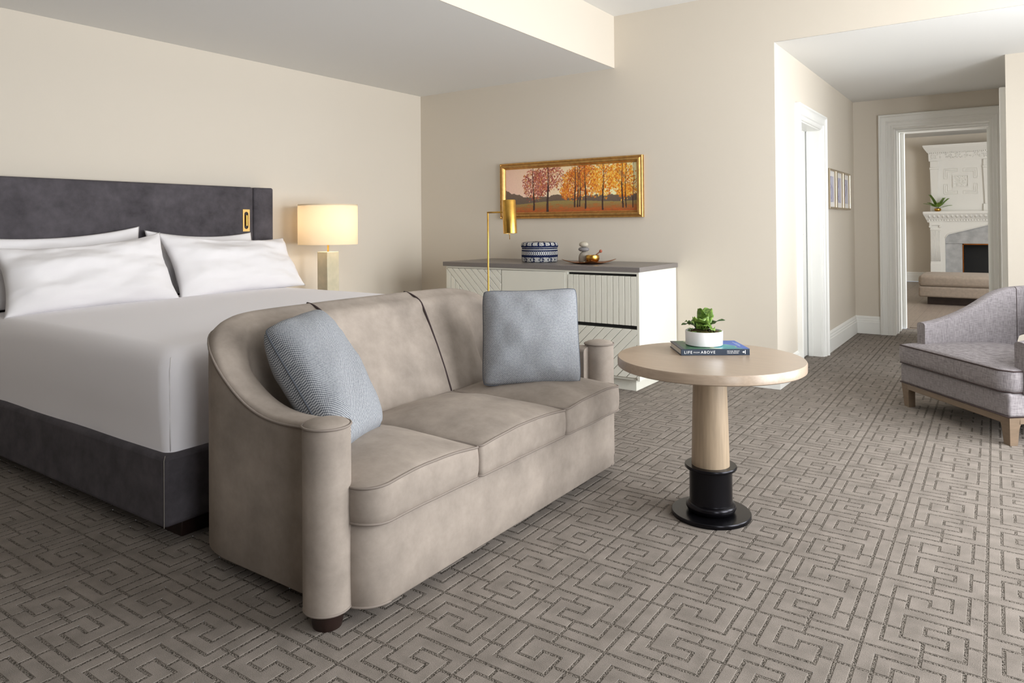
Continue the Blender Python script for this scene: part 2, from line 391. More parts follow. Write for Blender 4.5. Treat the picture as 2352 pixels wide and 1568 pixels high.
# ------------------------------------------------------------------ the setting
X0, HX0, HX1 = 0.0, 3.455, 4.835        # headboard wall, passage left and right
ZL, ZH, ZP = 2.505, 2.937, 2.523        # low ceiling, high ceiling, passage ceiling
BEAM = 2.157; YE, YT = 3.203, 3.85      # beam face; passage end wall front and back faces
YF = -7.5
def carpet():
    gx = [0, .045, .09, .148, .206, .251, .2945]; gyu = 0.0457; g = 0.0098
    Hs = {0:[(0,6)],1:[(1,4)],2:[(2,3)],3:[(0,2),(3,4),(5,6)],4:[(2,5)],5:[(2,6)],6:[(3,5)],7:[(0,2),(3,4),(5,6)],8:[(2,4)],9:[(1,5)]}
    Vs = {0:[(0,10)],1:[(1,9)],2:[(2,4),(5,8)],3:[(0,1),(2,3),(6,7),(8,10)],4:[(1,3),(5,6),(7,8)],5:[(0,4),(6,9)]}
    hset, vset = set(), set()
    for y, L in Hs.items():
        for a, b in L:
            for x in range(a, b): hset.add((x, y)); hset.add((11 - x, y))
    for x, L in Vs.items():
        for a, b in L:
            for y in range(a, b): vset.add((x % 12, y)); vset.add(((12 - x) % 12, y))
    for y in range(10): vset.add((6, y))
    W = gx[6] * 2; Hh = gyu * 10
    XL = gx[:6] + [W - v for v in reversed(gx[1:])]           # 12 lines
    YL = [i * gyu for i in range(10)]
    cols = []; rows = []
    for i in range(12):
        nx = XL[i+1] if i < 11 else W
        cols += [(XL[i] - g/2, XL[i] + g/2), (XL[i] + g/2, nx - g/2)]
    for j in range(10): rows += [(YL[j] - g/2, YL[j] + g/2), (YL[j] + g/2, YL[j] + gyu - g/2)]
    R = np.zeros((24, 20), bool)
    for c in range(24):
        for r in range(20):
            i, j = c // 2, r // 2
            if c % 2 and r % 2: R[c, r] = True
            elif c % 2 == 0 and r % 2: R[c, r] = (i, j) not in vset
            elif c % 2 and r % 2 == 0: R[c, r] = (i, j) not in hset
            else:
                R[c, r] = not ((i, j) in vset or (i, (j-1) % 10) in vset or (i, j) in hset or ((i-1) % 12, j) in hset)
    quads = []; mi = []
    D = -0.0012; s = 0.0012
    for c in range(24):
        for r in range(20):
            (a, b), (p, q) = cols[c], rows[r]
            if R[c, r]:
                # shrink the pile a little where it borders a groove so that its shoulder slopes
                l = 0 if R[c-1, r] else s; rr = 0 if R[(c+1) % 24, r] else s; d = 0 if R[c, r-1] else s; u = 0 if R[c, (r+1) % 20] else s
                quads.append([(a+l,p+d,0),(b-rr,p+d,0),(b-rr,q-u,0),(a+l,q-u,0)]); mi.append(0)
                if l: quads.append([(a,p,D),(a+l,p+d,0),(a+l,q-u,0),(a,q,D)]); mi.append(0)
                if rr: quads.append([(b-rr,p+d,0),(b,p,D),(b,q,D),(b-rr,q-u,0)]); mi.append(0)
                if d: quads.append([(a,p,D),(b,p,D),(b-rr,p+d,0),(a+l,p+d,0)]); mi.append(0)
                if u: quads.append([(a+l,q-u,0),(b-rr,q-u,0),(b,q,D),(a,q,D)]); mi.append(0)
            else: quads.append([(a,p,D),(b,p,D),(b,q,D),(a,q,D)]); mi.append(1)
    Q = np.array(quads); mi = np.array(mi)
    Q[:, :, 1] = -Q[:, :, 1]; Q = Q[:, ::-1]                  # rows run towards the camera
    out = []; om = []
    x0, y0 = 4.475, -2.643
    for a in range(-9, 6):
        for b in range(-16, 10):
            ox, oy = x0 + a * W, y0 - b * Hh
            cx, cy = ox + W / 2, oy - Hh / 2
            ok = (-0.3 < cx < 7.2 and -6.9 < cy < 0.2) or (3.2 < cx < 7.2 and 0 <= cy < 1.7) or (3.2 < cx < 5.0 and 1.5 <= cy < 3.9)
            if not ok: continue
            T = Q + np.array([ox, oy, 0]); out.append(T); om.append(mi)
    V = np.concatenate(out).reshape(-1, 3); I = np.concatenate(om); n = len(I)
    V[:, 0] -= (V[:, 1] + 2.64) * 0.012
    keep = (V.reshape(-1, 4, 3)[:, :, 1].max(1) < YT + .01) & (V.reshape(-1, 4, 3)[:, :, 0].min(1) > 0.0)
    V = V.reshape(-1, 4, 3)[keep].reshape(-1, 3); I = I[keep]; n = len(I)
    # plain remainder behind the camera
    V = np.concatenate([V, np.array([[0, YF, -0.001], [RX, YF, -0.001], [RX, -6.7, -0.001], [0, -6.7, -0.001]])]); I = np.concatenate([I, [0]]); n += 1
    me = bpy.data.meshes.new('floor'); me.vertices.add(n * 4); me.vertices.foreach_set('co', V.astype(np.float32).ravel())
    me.loops.add(n * 4); me.loops.foreach_set('vertex_index', np.arange(n * 4, dtype=np.int32))
    me.polygons.add(n); me.polygons.foreach_set('loop_start', np.arange(0, n * 4, 4, dtype=np.int32))
    me.polygons.foreach_set('material_index', I.astype(np.int32))
    me.update(calc_edges=True)
    me.materials.append(M['pile']); me.materials.append(M['loop'])
    o = bpy.data.objects.new('floor', me); COL.objects.link(o)
    tag(o, 'taupe carpet carved with a fret pattern', None, None, 'structure')
carpet()

T = 0.12
struct('wall_left', MB().box(-T, 0, YF, 0, 0, 3.05), M['wall'], 'beige headboard wall')
struct('wall_back', MB().box(-T, HX0, 0, T, 0, 3.05).box(HX0, RX + T, 0, T, ZP, 3.05), M['wall'], 'beige wall behind the dresser, carried over the passage opening')
# window wall on the right and the wall behind the camera
mbw = MB()
ys = [YF] + [v for p in WINS for v in p] + [0.2, 1.3, 1.5]
openings = WINS + [(0.75, 1.35)]
cur = YF
for a, b in openings:
    mbw.box(RX, RX + T, cur, a, 0, 3.05); mbw.box(RX, RX + T, a, b, 0, WZ[0]); mbw.box(RX, RX + T, a, b, WZ[1] if a < .6 else 2.35, 3.05); cur = b
mbw.box(RX, RX + T, cur, 1.5 + T, 0, 3.05)
struct('wall_right', mbw, M['bounce_cut'], 'unseen wall with tall windows, darkened to taupe to cut bounced light')
struct('wall_front', MB().box(0, RX, YF - T, YF, 0, 3.05), M['bounce_cut'], 'unseen wall facing the passage, darkened to taupe to cut bounced light')
for i, (a, b, z0, z1) in enumerate([(*p, *WZ) for p in WINS] + [(0.75, 1.35, WZ[0], 2.35)]):
    f = MB().box(RX - .03, RX + .08, a - .08, a, z0 - .08, z1 + .08).box(RX - .03, RX + .08, b, b + .08, z0 - .08, z1 + .08)
    f.box(RX - .03, RX + .08, a, b, z1, z1 + .08).box(RX - .05, RX + .08, a, b, z0 - .06, z0).box(RX + .03, RX + .07, a, b, (z0 + z1) / 2 - .02, (z0 + z1) / 2 + .02)
    struct('window_%d' % (i + 1), f, M['trim'], 'tall white framed window')
struct('ceiling', MB().box(0, BEAM, YF, 0, ZL, ZL + .05).box(BEAM - .05, BEAM, YF, 0, ZL + .05, ZH + .05), [M['ceiling']], 'lowered white ceiling over the bed')
struct('trim_1', MB().box(BEAM, BEAM + .006, YF, 0, ZL, ZH), M['wall'], 'beige face of the dropped ceiling')
struct('ceiling.001', MB().box(BEAM, RX, YF, 0, ZH, ZH + .05), M['ceiling'], 'high white ceiling')
struct('ceiling.002', MB().box(HX0 - T, RX + T, T, YT, ZP, ZP + .05).box(HX0, RX, 0, T, ZP - .001, ZP + .001), M['ceiling'], 'white passage ceiling')

# passage walls
D0, D1, DZ = 0.72, 1.50, 2.045          # door opening in the passage wall
HT = 0.16
struct('wall_hall_left', MB().box(HX0 - HT, HX0, T, D0, 0, ZP).box(HX0 - HT, HX0, D1, YE, 0, ZP).box(HX0 - HT, HX0, D0, D1, DZ, ZP), M['wall'], 'beige passage wall with a door')
O0, O1, OZ = 3.827, 4.717, 2.229        # cased opening at the end of the passage
struct('wall_hall_end', MB().box(HX0 - HT, O0, YE, YT, 0, ZP + .5).box(O1, HX1 + HT, YE, YT, 0, ZP + .5).box(O0, O1, YE, YT, OZ, ZP + .5), M['wall'], 'beige end wall of the passage')
struct('wall_hall_right', MB().box(HX1, HX1 + HT, 1.5 + T, YE, 0, ZP), M['wall'], 'beige right passage wall')
struct('wall_alcove', MB().box(HX1, RX, 1.5, 1.5 + T, 0, ZP), M['wall'], 'beige wall beside the passage')

# door casings: stepped mouldings
def casing(name, fn, a0, a1, ztop, wdt, label):
    """mitred stepped moulding; fn(a, d, z): along the wall, out of the wall, up"""
    w_ = wdt
    prof = [(0, 0), (0, .038), (.005, .044), (.018, .044), (.026, .034), (.034, .030), (.070, .027), (.076, .031), (.084, .029), (.090, .020), (w_ - .008, .018), (w_, .012), (w_, 0)]
    n = len(prof); mb = MB()
    O = [(a0 - w_, 0, 1, 0), (a0 - w_, ztop + w_, 1, -1), (a1 + w_, ztop + w_, -1, -1), (a1 + w_, 0, -1, 0)]
    R_ = [[fn(a + sa * i, d, z + sz * i) for i, d in prof] for a, z, sa, sz in O]
    for k in range(3):
        mb.add(R_[k] + R_[k + 1], [(i, i+1, i+1+n, i+n) for i in range(n - 1)])
    o = mb.build(name, M['trim']); tag(o, label, None, None, 'structure'); return o
casing('trim_2', lambda a, d, z: (HX0 + d, a, z), D0, D1, DZ, 0.12, 'white door casing on the passage wall')
casing('trim_3', lambda a, d, z: (a, YE - d, z), O0, O1, OZ, 0.122, 'white casing round the wide opening')
casing('trim_4', lambda a, d, z: (HX1 - d, a, z), 1.78, 2.8, 2.16, 0.13, 'white door casing seen edge on')
# opening lining with a stop
ln = MB()
for (dx, dz, a, b) in ((.018, .018, YE - .011, YT + .03), (.030, .030, YE + .16, YE + .20), (.030, .030, YE + .36, YE + .40), (.055, .0185, YT - .06, YT + .031)):
    x0, x1, z1 = (O0 - .001, O1 + .001, OZ + .001) if dx == .018 else (O0 + .0175, O1 - .0175, OZ - .0175)
    ln.box(x0, O0 + dx, a, b, 0, OZ - dz).box(O1 - dx, x1, a, b, 0, OZ - dz)
    if dz > .0186 or dx == .018: ln.box(x0, x1, a, b, OZ - dz, z1)
struct('trim_5', ln, M['trim'], 'white lining of the wide opening')
d1 = struct('door_1', MB().box(HX0 - HT, HX0 - HT + .04, D0 + .012, D1 - .03, .008, DZ - .01), M['trim'], 'white passage door', bevel=.003)
sub('panel_moulding', MB().box(HX0 - HT + .04, HX0 - HT + .048, D0 + .12, D1 - .14, .25, .95).box(HX0 - HT + .04, HX0 - HT + .048, D0 + .12, D1 - .14, 1.1, 1.9), M['trim'], d1, bevel=.004)
struct('trim_6', MB().box(HX0 - HT, HX0, D0 - .001, D0 + .012, 0, DZ).box(HX0 - HT, HX0, D1 - .012, D1 + .001, 0, DZ).box(HX0 - HT, HX0, D0, D1, DZ - .012, DZ + .001)
       .box(HX0 - HT + .05, HX0 - HT + .085, D1 - .03, D1 - .012, 0, DZ), M['trim'], 'white door lining', bevel=.002)

# baseboards with a moulded top
def base(name, fn, a0, a1, label=None, m0=0, m1=0):
    mb = MB()
    prof = [(0, 0), (.022, 0), (.022, .125), (.017, .132), (.017, .148), (.012, .155), (.012, .172), (.006, .186), (0, .19)]
    A = [fn(a0 - m0 * d, d, z) for d, z in prof]; B = [fn(a1 + m1 * d, d, z) for d, z in prof]; n = len(prof)
    mb.add(A + B, [(i, i+1, i+1+n, i+n) for i in range(n-1)] + [tuple(range(n)), tuple(range(2*n-1, n-1, -1))])
    return struct(name, mb, M['trim'], label or 'white moulded baseboard')
base('baseboard_left', lambda a, d, z: (d, a, z), YF, 0)
base('baseboard_back', lambda a, d, z: (a, -d, z), 0, HX0, m1=1)
base('baseboard_hall_left', lambda a, d, z: (HX0 + d, a, z), 0, D0 - .12, m0=1)
base('baseboard_hall_left.001', lambda a, d, z: (HX0 + d, a, z), D1 + .12, YE, m1=-1)
base('baseboard_hall_end', lambda a, d, z: (a, YE - d, z), HX0, O0 - .122, m0=-1)
base('baseboard_alcove', lambda a, d, z: (a, 1.5 - d, z), HX1, RX)

# room beyond the opening
NX0, NX1, NY1 = 2.4, 7.5, 11.3
mbf = MB()
struct('wall_far_back', MB().box(NX0, NX1, NY1, NY1 + T, 0, 3.05), M['wall'], 'beige chimney wall of the far room')
struct('wall_far_left', MB().box(NX0 - T, NX0, YT, NY1, 0, 3.05), M['wall'], 'beige left wall of the far room')
struct('wall_far_right', MB().box(NX1, NX1 + T, YT, 4.2, 0, 3.05).box(NX1, NX1 + T, 6.4, NY1, 0, 3.05).box(NX1, NX1 + T, 4.2, 6.4, 0, .4).box(NX1, NX1 + T, 4.2, 6.4, 2.6, 3.05), M['wall'], 'beige window wall of the far room')
struct('wall_far_front', MB().box(NX0, HX0 - HT, YT - .1, YT, 0, 3.05).box(HX1 + HT, NX1, YT - .1, YT, 0, 3.05), M['wall'], 'beige near wall of the far room')
struct('ceiling.003', MB().box(NX0, NX1, YT, NY1, ZH, ZH + .05), M['ceiling'], 'white ceiling of the far room')
base('baseboard_far_back', lambda a, d, z: (a, NY1 - d, z), NX0, 3.6)
fl2 = struct('floor.001', MB().box(NX0, NX1, YT, NY1, -.04, -.006), M['plank_floor'], 'grey brown plank floor of the far room')
pl = MB().box(0, .178, 0, 1.8, -.006, 0.0)
pm = None
k = 0
for i in range(9):
    x = 3.0 + i * .18
    y = YT - 0.0 - (i * 0.7) % 1.8
    while y < 9.0:
        a, b = max(y, YT), min(y + 1.797, NY1)
        if b - a > .1:
            if pm is None:
                o = MB().box(0, .1785, 0, 1.797, -.006, 0).build('floorboard', M['plank_floor'], fl2); pm = o.data
            else:
                o = bpy.data.objects.new('floorboard', pm); COL.objects.link(o); o.parent = fl2
            o.location = (x, a, 0.0); o.scale = (1, (b - a) / 1.797, 1)
        y += 1.8

# ------------------------------------------------------------------ bed
BY0, BY1 = -3.91, -1.91
bed = thing('bed', 'king bed with a charcoal velvet headboard and base against the beige wall', 'bed', (1.2, -2.91, 0))
sub('bed_base', MB().box(.12, 2.245, BY0, BY1, .075, .345), M['charcoal'], bed, bevel=.018, segs=3)
sm = M['charcoal_seam'] = mat('grey_seam_thread', (150, 144, 136), 0.9)
sub('seam', MB().tube([(2.2445, BY0 + .0005, .08), (2.2455, BY0 - .0005, .33), (2.235, BY0 + .01, .345)], .0014, 6), sm, bed)
for (x, y) in ((2.10, -3.66), (2.10, -2.16), (.30, -3.66), (.30, -2.16)):
    sub('bed_foot', MB().box(x - .09, x + .09, y - .15, y + .15, 0, .075), M['dark_wood'], bed, bevel=.004)
hb = sub('headboard', MB().box(.005, .12, -4.00, -2.022, .10, 1.508), M['charcoal'], bed, bevel=.02, segs=4)
mw = MB()
pw = [(.005, -2.02), (.118, -2.02), (.150, -1.885), (.146, -1.868), (.130, -1.862), (.005, -1.862)]
mw.prism(pw, lambda a, b, d: (a, b, d), .10, 1.506)
sub('headboard_wing', mw, M['charcoal'], bed, bevel=.014, segs=3)
mw = MB(); mw.prism([(a, -5.82 - 0.0 - b - 0.2) for a, b in pw], lambda a, b, d: (a, b, d), .10, 1.506)
sub('headboard_wing', mw, M['charcoal'], bed, bevel=.014, segs=3)
# brass reading light set in the headboard
rl = MB(); y0, y1, z0, z1 = -2.124, -2.056, 1.172, 1.338
ring = []
def stadium(cy, cz, r, h, n=10):
    return [(cy + r * math.cos(a), cz + h + r * math.sin(a)) for a in [math.pi * i / n for i in range(n + 1)]] + \
           [(cy + r * math.cos(a), cz - h + r * math.sin(a)) for a in [math.pi + math.pi * i / n for i in range(n + 1)]]
st = stadium(-2.09, 1.255, .017, .048)
outer = []
for (yy, zz) in st:      # project each point of the slot onto the plate's rectangle
    dy, dz = yy + 2.09, zz - 1.255
    s_ = min(.034 / abs(dy) if abs(dy) > 1e-6 else 1e9, .083 / abs(dz) if abs(dz) > 1e-6 else 1e9)
    outer.append((-2.09 + dy * s_, 1.255 + dz * s_))
n_ = len(st)
rl.add([(.1245, a, b) for a, b in outer] + [(.1245, a, b) for a, b in st] + [(.119, a, b) for a, b in outer] + [(.121, a, b) for a, b in st],
       [(i, (i+1) % n_, (i+1) % n_ + n_, i + n_) for i in range(n_)] + [(i, i + 2*n_, (i+1) % n_ + 2*n_, (i+1) % n_) for i in range(n_)] + [(i + n_, (i+1) % n_ + n_, (i+1) % n_ + 3*n_, i + 3*n_) for i in range(n_)])
for a, b in ((-2.124, 1.338),): pass
M['satin_brass'] = mat('satin_brass', (226, 190, 120), 0.5, metal=0.9)
po = sub('reading_light_plate', rl, M['satin_brass'], bed)
tag(po, 'brass reading light plate')
sub('slot', MB().prism(st, lambda a, b, d: (d, a, b), .1202, .1215), M['dark_wood'], po)
sub('light_tube', MB().tube([(.127, -2.09, 1.215), (.127, -2.09, 1.293)], .010, 16), M['brass'], po, smooth=True, angle=40)

# mattress and its white bedding
def bedding():
    mb = MB(); n = 48; rows = []
    x0, x1, y0, y1, zb = .13, 2.215, BY0 + .03, BY1 - .03 + .0, .335
    cx, cy, hx, hy = (x0 + x1) / 2, (y0 + y1) / 2, (x1 - x0) / 2, (y1 - y0) / 2
    # outline as rounded rectangle
    def outline(rc, inset, z):
        pts = []
        for (sx, sy, a0) in ((1, 1, 0), (-1, 1, 90), (-1, -1, 180), (1, -1, 270)):
            for i in range(9):
                a = math.radians(a0 + i * 90 / 8)
                pts.append((cx + sx * (hx - inset - rc) + rc * math.cos(a), cy + sy * (hy - inset - rc) + rc * math.sin(a), z))
        # densify straight runs
        out = []
        for i in range(len(pts)):
            p, q = Vector(pts[i]), Vector(pts[(i + 1) % len(pts)])
            k = 14 if (q - p).length > .3 else 1
            for j in range(k): out.append(p.lerp(q, j / k))
        return out
    prof = [(.035, -.004, zb), (.045, 0, zb + .02), (.055, -.012, zb + .14), (.06, -.010, zb + .26), (.065, -.002, zb + .315)]
    zt = .722; R_ = .085
    for i in range(1, 9):
        a = math.radians(i * 90 / 8)
        prof.append((.07, R_ * (1 - math.cos(a)) , zt - R_ + .012 + R_ * math.sin(a)))
    rr = []
    for rc, ins, z in prof: rr.append(outline(rc, ins, z))
    last = rr[-1]
    c = Vector((cx, cy, zt + .012))
    for s_ in (.93, .8, .62, .42, .2, .02):
        rr.append([c + (p - c) * s_ for p in last])
    for q in rr[5:]:
        for p in q:
            u, v = (p.x - cx) / hx, (p.y - cy) / hy
            k = max(0, 1 - abs(u) ** 3) * max(0, 1 - abs(v) ** 3)
            f = min(1, max(0, (p.z - zt + .08) / .09))
            p.z += f * (.035 * k + .022 * max(0, v)) + .004 * noise.noise(Vector((p.x * 2.5, p.y * 2.5, 0)))
    for q in rr[:6]:
        for p in q:
            d = .006 * noise.noise(Vector((p.x * 4, p.y * 4, p.z * 3)))
            p.x += d * (1 if abs(p.x - cx) > hx * .97 else 0); p.y += d
    mb.grid([[rr[i][j] for i in range(len(rr))] for j in range(len(last))], close_u=True)
    k = len(rr); mb.f.append(tuple(j * k + k - 1 for j in range(len(last)))); return mb
mt = weld(bedding().build('mattress', M['sheet'], smooth=True))
tag(mt, 'thick mattress under smooth white bedding on the charcoal bed base', 'mattress')
MB().tube([(2.207, BY0 + .047, .345), (2.214, BY0 + .042, .42), (2.215, BY0 + .041, .55), (2.205, BY0 + .047, .65), (2.18, BY0 + .065, .70)], .0022, 6).build('corner_seam', M['white_cloth'], mt, smooth=True)
PG = 'white bed pillows'
tag(pillow('pillow', [(.31, -3.80, 1.10), (.33, -2.87, 1.175), (.54, -2.855, .752), (.54, -3.82, .735)], .22, M['white_cloth'], seed=1, ear=.07, wr=.026, sag=.045),
    'large white pillow in front, on the side of the bed away from the table lamp', 'pillow', PG)
tag(pillow('pillow', [(.29, -2.875, 1.17), (.29, -1.885, 1.12), (.52, -1.86, .765), (.53, -2.85, .745)], .21, M['white_cloth'], seed=2, ear=.07, wr=.024, sag=.04),
    'white pillow in front, on the side of the bed next to the table lamp', 'pillow', PG)
tag(pillow('pillow', [(.155, -3.86, 1.16), (.15, -2.91, 1.215), (.235, -2.91, .755), (.235, -3.86, .745)], .10, M['white_cloth'], seed=3, ear=.05, wr=.014, sag=.03),
    'white pillow leaning on the headboard, mostly hidden, away from the table lamp', 'pillow', PG)
tag(pillow('pillow', [(.155, -2.88, 1.19), (.15, -2.07, 1.165), (.235, -2.02, .755), (.235, -2.88, .75)], .10, M['white_cloth'], seed=4, ear=.05, wr=.014, sag=.03),
    'white pillow leaning on the headboard, mostly hidden, next to the table lamp', 'pillow', PG)

# ------------------------------------------------------------------ bedside table and lamp
nx, ny = .34, -1.49
ns = thing('bedside_table', 'pale bedside table under the table lamp, hidden beyond the bed', 'table', (nx, ny, 0))
sub('body', MB().box(.03, .53, -1.79, -1.19, .12, .60), M['cab'], ns, bevel=.004)
sub('table_top', MB().box(.025, .54, -1.80, -1.18, .60, .63), M['counter'], ns, bevel=.003)
for z in (.14, .37):
    d = sub('drawer', MB().box(.53, .548, -1.78, -1.20, z, z + .215), M['cab'], ns, bevel=.003)
    sub('knob', MB().box(.548, .56, -1.50, -1.48, z + .1, z + .12), M['brass'], d)
for (x, y) in ((.06, -1.76), (.06, -1.22), (.50, -1.76), (.50, -1.22)):
    sub('leg', MB().box(x - .02, x + .02, y - .02, y + .02, 0, .12), M['dark_wood'], ns)
tl = thing('table_lamp', 'lit table lamp with cream drum shade and square onyx base', 'lamp', (nx, ny, .63))
sub('lamp_base', MB().box(nx - .06, nx + .06, ny - .06, ny + .06, .63, 1.002), M['onyx'], tl, bevel=.003)
sub('stem', MB().tube([(nx, ny, 1.0), (nx, ny, 1.22)], .007, 12), M['brass'], tl, smooth=True)
shade_m = bpy.data.materials.new('cream_shade'); shade_m.use_nodes = True; nt = shade_m.node_tree
pb = nt.nodes['Principled BSDF']; pb.inputs['Base Color'].default_value = (*lin((246, 236, 214)), 1); pb.inputs['Roughness'].default_value = .9
tr = N(nt, 'ShaderNodeBsdfTranslucent'); tr.inputs[0].default_value = (*lin((252, 240, 220)), 1)
mx = N(nt, 'ShaderNodeMixShader'); mx.inputs[0].default_value = .45
nt.links.new(pb.outputs[0], mx.inputs[1]); nt.links.new(tr.outputs[0], mx.inputs[2]); nt.links.new(mx.outputs[0], nt.nodes['Material Output'].inputs[0])
sh = sub('lamp_shade', MB().lathe([(.233, 1.062), (.235, 1.060), (.235, 1.382), (.233, 1.382), (.233, 1.062)], (nx, ny, 0), 64), shade_m, tl, smooth=True, angle=40)
tag(sub('top_diffuser', MB().lathe([(0, 1.370), (.2325, 1.370), (.2325, 1.373), (0, 1.373)], (nx, ny, 0), 48), M['ceramic'], tl), 'white disc closing the top of the shade')
sub('spider', MB().tube([(nx - .233, ny, 1.36), (nx + .233, ny, 1.36)], .003, 6).tube([(nx, ny - .233, 1.36), (nx, ny + .233, 1.36)], .003, 6).tube([(nx, ny, 1.2), (nx, ny, 1.37)], .004, 6), M['brass'], tl)
bulb_m = bpy.data.materials.new('lit_bulb'); bulb_m.use_nodes = True
bb = bulb_m.node_tree.nodes['Principled BSDF']; bb.inputs['Emission Color'].default_value = (1, .78, .5, 1); bb.inputs['Emission Strength'].default_value = 2.0
sub('bulb', MB().lathe([(0, 1.19), (.012, 1.19), (.014, 1.21), (.028, 1.245), (.028, 1.262), (.016, 1.285), (0, 1.29)], (nx, ny, 0), 20), bulb_m, tl, smooth=True)
for dz in (0,):
    for k in range(3):
        a = k * 2.094
        l = bpy.data.lights.new('lamp_bulb_light', 'POINT'); l.energy = 1.4; l.color = (1, .91, .81); l.shadow_soft_size = .03
        o = bpy.data.objects.new('lamp_bulb_light', l); COL.objects.link(o); o.location = (nx + .06 * math.cos(a), ny + .06 * math.sin(a), 1.25)

# ------------------------------------------------------------------ sofa
SY0, SY1 = -3.90, -2.15
SC = (SY0 + SY1) / 2
sofa = thing('sofa', 'taupe velvet sofa with curved arms at the foot of the bed', 'sofa', (2.8, SC, 0))
def sofa_shell():
    """U-shaped shell swept in plan: arm, rounded corner, back, corner, arm"""
    RC = .30; xb = 2.305; xf = 3.115; yo = SY0 - .0
    L = []          # (point, outward normal, kind parameter)
    half = []
    n1 = 16
    for i in range(n1 + 1):                      # arm from front to the corner
        x = xf + (xb + RC - xf) * i / n1
        half.append((Vector((x, yo)), Vector((0, -1))))
    for i in range(1, 15):
        a = math.radians(90 * i / 15)
        c = Vector((xb + RC, yo + RC)); nrm = Vector((-math.sin(a), -math.cos(a)))
        half.append((c + nrm * RC, nrm))
    for i in range(0, 13):
        y = yo + RC + (SC - yo - RC) * i / 12
        half.append((Vector((xb, y)), Vector((-1, 0))))
    full = half + [(Vector((p.x, 2 * SC - p.y)), Vector((nn.x, -nn.y))) for p, nn in reversed(half[:-1])]
    # height along the arm (distance from the front)
    ks = [(0, .592), (.10, .588), (.20, .583), (.30, .592), (.38, .617), (.47, .665), (.54, .725), (.62, .785), (.72, .835), (.85, .862), (1.0, .872), (1.4, .875), (3, .875)]
    def hz(s):
        for (a, za), (b, zb) in zip(ks, ks[1:]):
            if s <= b:
                t = (s - a) / (b - a); return za + (zb - za) * t
        return ks[-1][1]
    s = 0; S = [0]
    for (p, _), (q, _) in zip(full, full[1:]): s += (q - p).length; S.append(s)
    tot = S[-1]; rows = []
    # smooth heights
    H = [hz(min(v, tot - v)) for v in S]
    for _ in range(3): H = [H[0]] + [(H[i-1] + 2 * H[i] + H[i+1]) / 4 for i in range(1, len(H) - 1)] + [H[-1]]
    for (p, nn), v, h in zip(full, S, H):
        sd = min(v, tot - v)
        k = max(0, min(1, (sd - .45) / .55)); k = k * k * (3 - 2 * k)      # 0 arm, 1 back
        tt = .115 + .065 * k            # thickness near the top
        tb = .115 + .265 * k            # thickness at the seat
        ro, ri = .02 + .05 * k, .018 + .045 * k
        pr = []
        lo = .05
        pr += [(-.012, lo), (0, lo + .012), (0, lo + .25), (0, (lo + h) / 2 + .1), (-.0, h - ro - .04)]
        for i in range(0, 6):
            a = math.radians(90 * i / 5); pr.append((-ro * (1 - math.cos(a)), h - ro + ro * math.sin(a)))
        crown = .004
        pr.append((-(tt) * .5, h + crown * (1 - k) - .008 * k))
        hi = h - .004 - .02 * k
        for i in range(0, 6):
            a = math.radians(90 * i / 5); pr.append((-(tt - ri) - ri * math.sin(a), hi - ri + ri * math.cos(a)))
        zi = hi - ri
        for q in (.15, .35, .6, .85, 1.0):
            z = zi + (.34 - zi) * q
            pr.append((-(tt + (tb - tt) * (q ** .92)) - .012 * math.sin(math.pi * q) * k, z))
        pr.append((-tb, .12)); pr.append((-tb + .02, .10))
        rows.append([Vector((p.x + nn.x * d, p.y + nn.y * d, z)) for d, z in pr])
    mb = MB().grid(rows)
    nr = len(rows[0]); mb.f.append(tuple(range(nr))); mb.f.append(tuple(len(mb.v) - nr + i for i in range(nr - 1, -1, -1)))
    # upper outer welt line
    welt = [rows[i][6] + Vector((full[i][1].x, full[i][1].y, 0)) * .002 for i in range(len(rows))]
    inner = rows
    return mb, welt, rows
mb, welt, rows = sofa_shell()
sub('frame_shell', mb, M['velvet'], sofa, smooth=True, angle=60)
sub('welt', MB().tube(welt, .0045, 6), M['piping'], sofa, smooth=True)
# dark piping on the back, at the cushion joints
for ys_ in (-3.335, -2.735):
    best = min(range(len(rows)), key=lambda i: abs(rows[i][0].y - ys_) + (5 if rows[i][0].x > 2.4 else 0))
    rw = rows[best]; j0 = 9
    pts = [Vector((p.x, ys_, p.z)) for p in rw[j0:-2]]
    for _ in range(3): pts = [pts[0]] + [(pts[i-1] + pts[i] * 2 + pts[i+1]) / 4 for i in range(1, len(pts) - 1)] + [pts[-1]]
    pts = [p + Vector((.0025, 0, .0025)) for p in pts]
    sub('back_piping', MB().tube(pts, .0045, 8), M['dark_piping'], sofa, smooth=True)
for yc in (-3.62, -2.43):      # faint tailored seams at the corner
    pass
for yc, sgn in ((SY0 + .0, 1), (SY1 + .0, -1)):
    px_, r_ = 3.14, .072
    pr = [(0, .052), (r_ - .012, .052), (r_, .062), (r_, .60), (r_ - .003, .606), (r_ - .012, .613), (.03, .620), (0, .621)]
    p = sub('arm_post', MB().lathe(pr, (px_, yc, 0), 48), M['velvet'], sofa, smooth=True, angle=50)
    sub('welt', MB().tube([(px_ + (r_ + .001) * math.cos(a), yc + (r_ + .001) * math.sin(a), .603) for a in [2 * math.pi * i / 40 for i in range(40)]], .004, 6, True), M['piping'], p, smooth=True)
    sub('welt', MB().tube([(px_ + (r_ - .002) * math.cos(a), yc + (r_ - .002) * math.sin(a), .058) for a in [2 * math.pi * i / 40 for i in range(40)]], .004, 6, True), M['piping'], p, smooth=True)
    sub('foot', MB().lathe([(0, 0), (.043, 0), (.047, .02), (.049, .055), (0, .055)], (px_, yc, 0), 32), M['dark_wood'], sofa, smooth=True, angle=40)
    sub('foot', MB().lathe([(0, 0), (.043, 0), (.047, .02), (.049, .055), (0, .055)], (2.48, yc + sgn * .18, 0), 24), M['dark_wood'], sofa, smooth=True, angle=40)
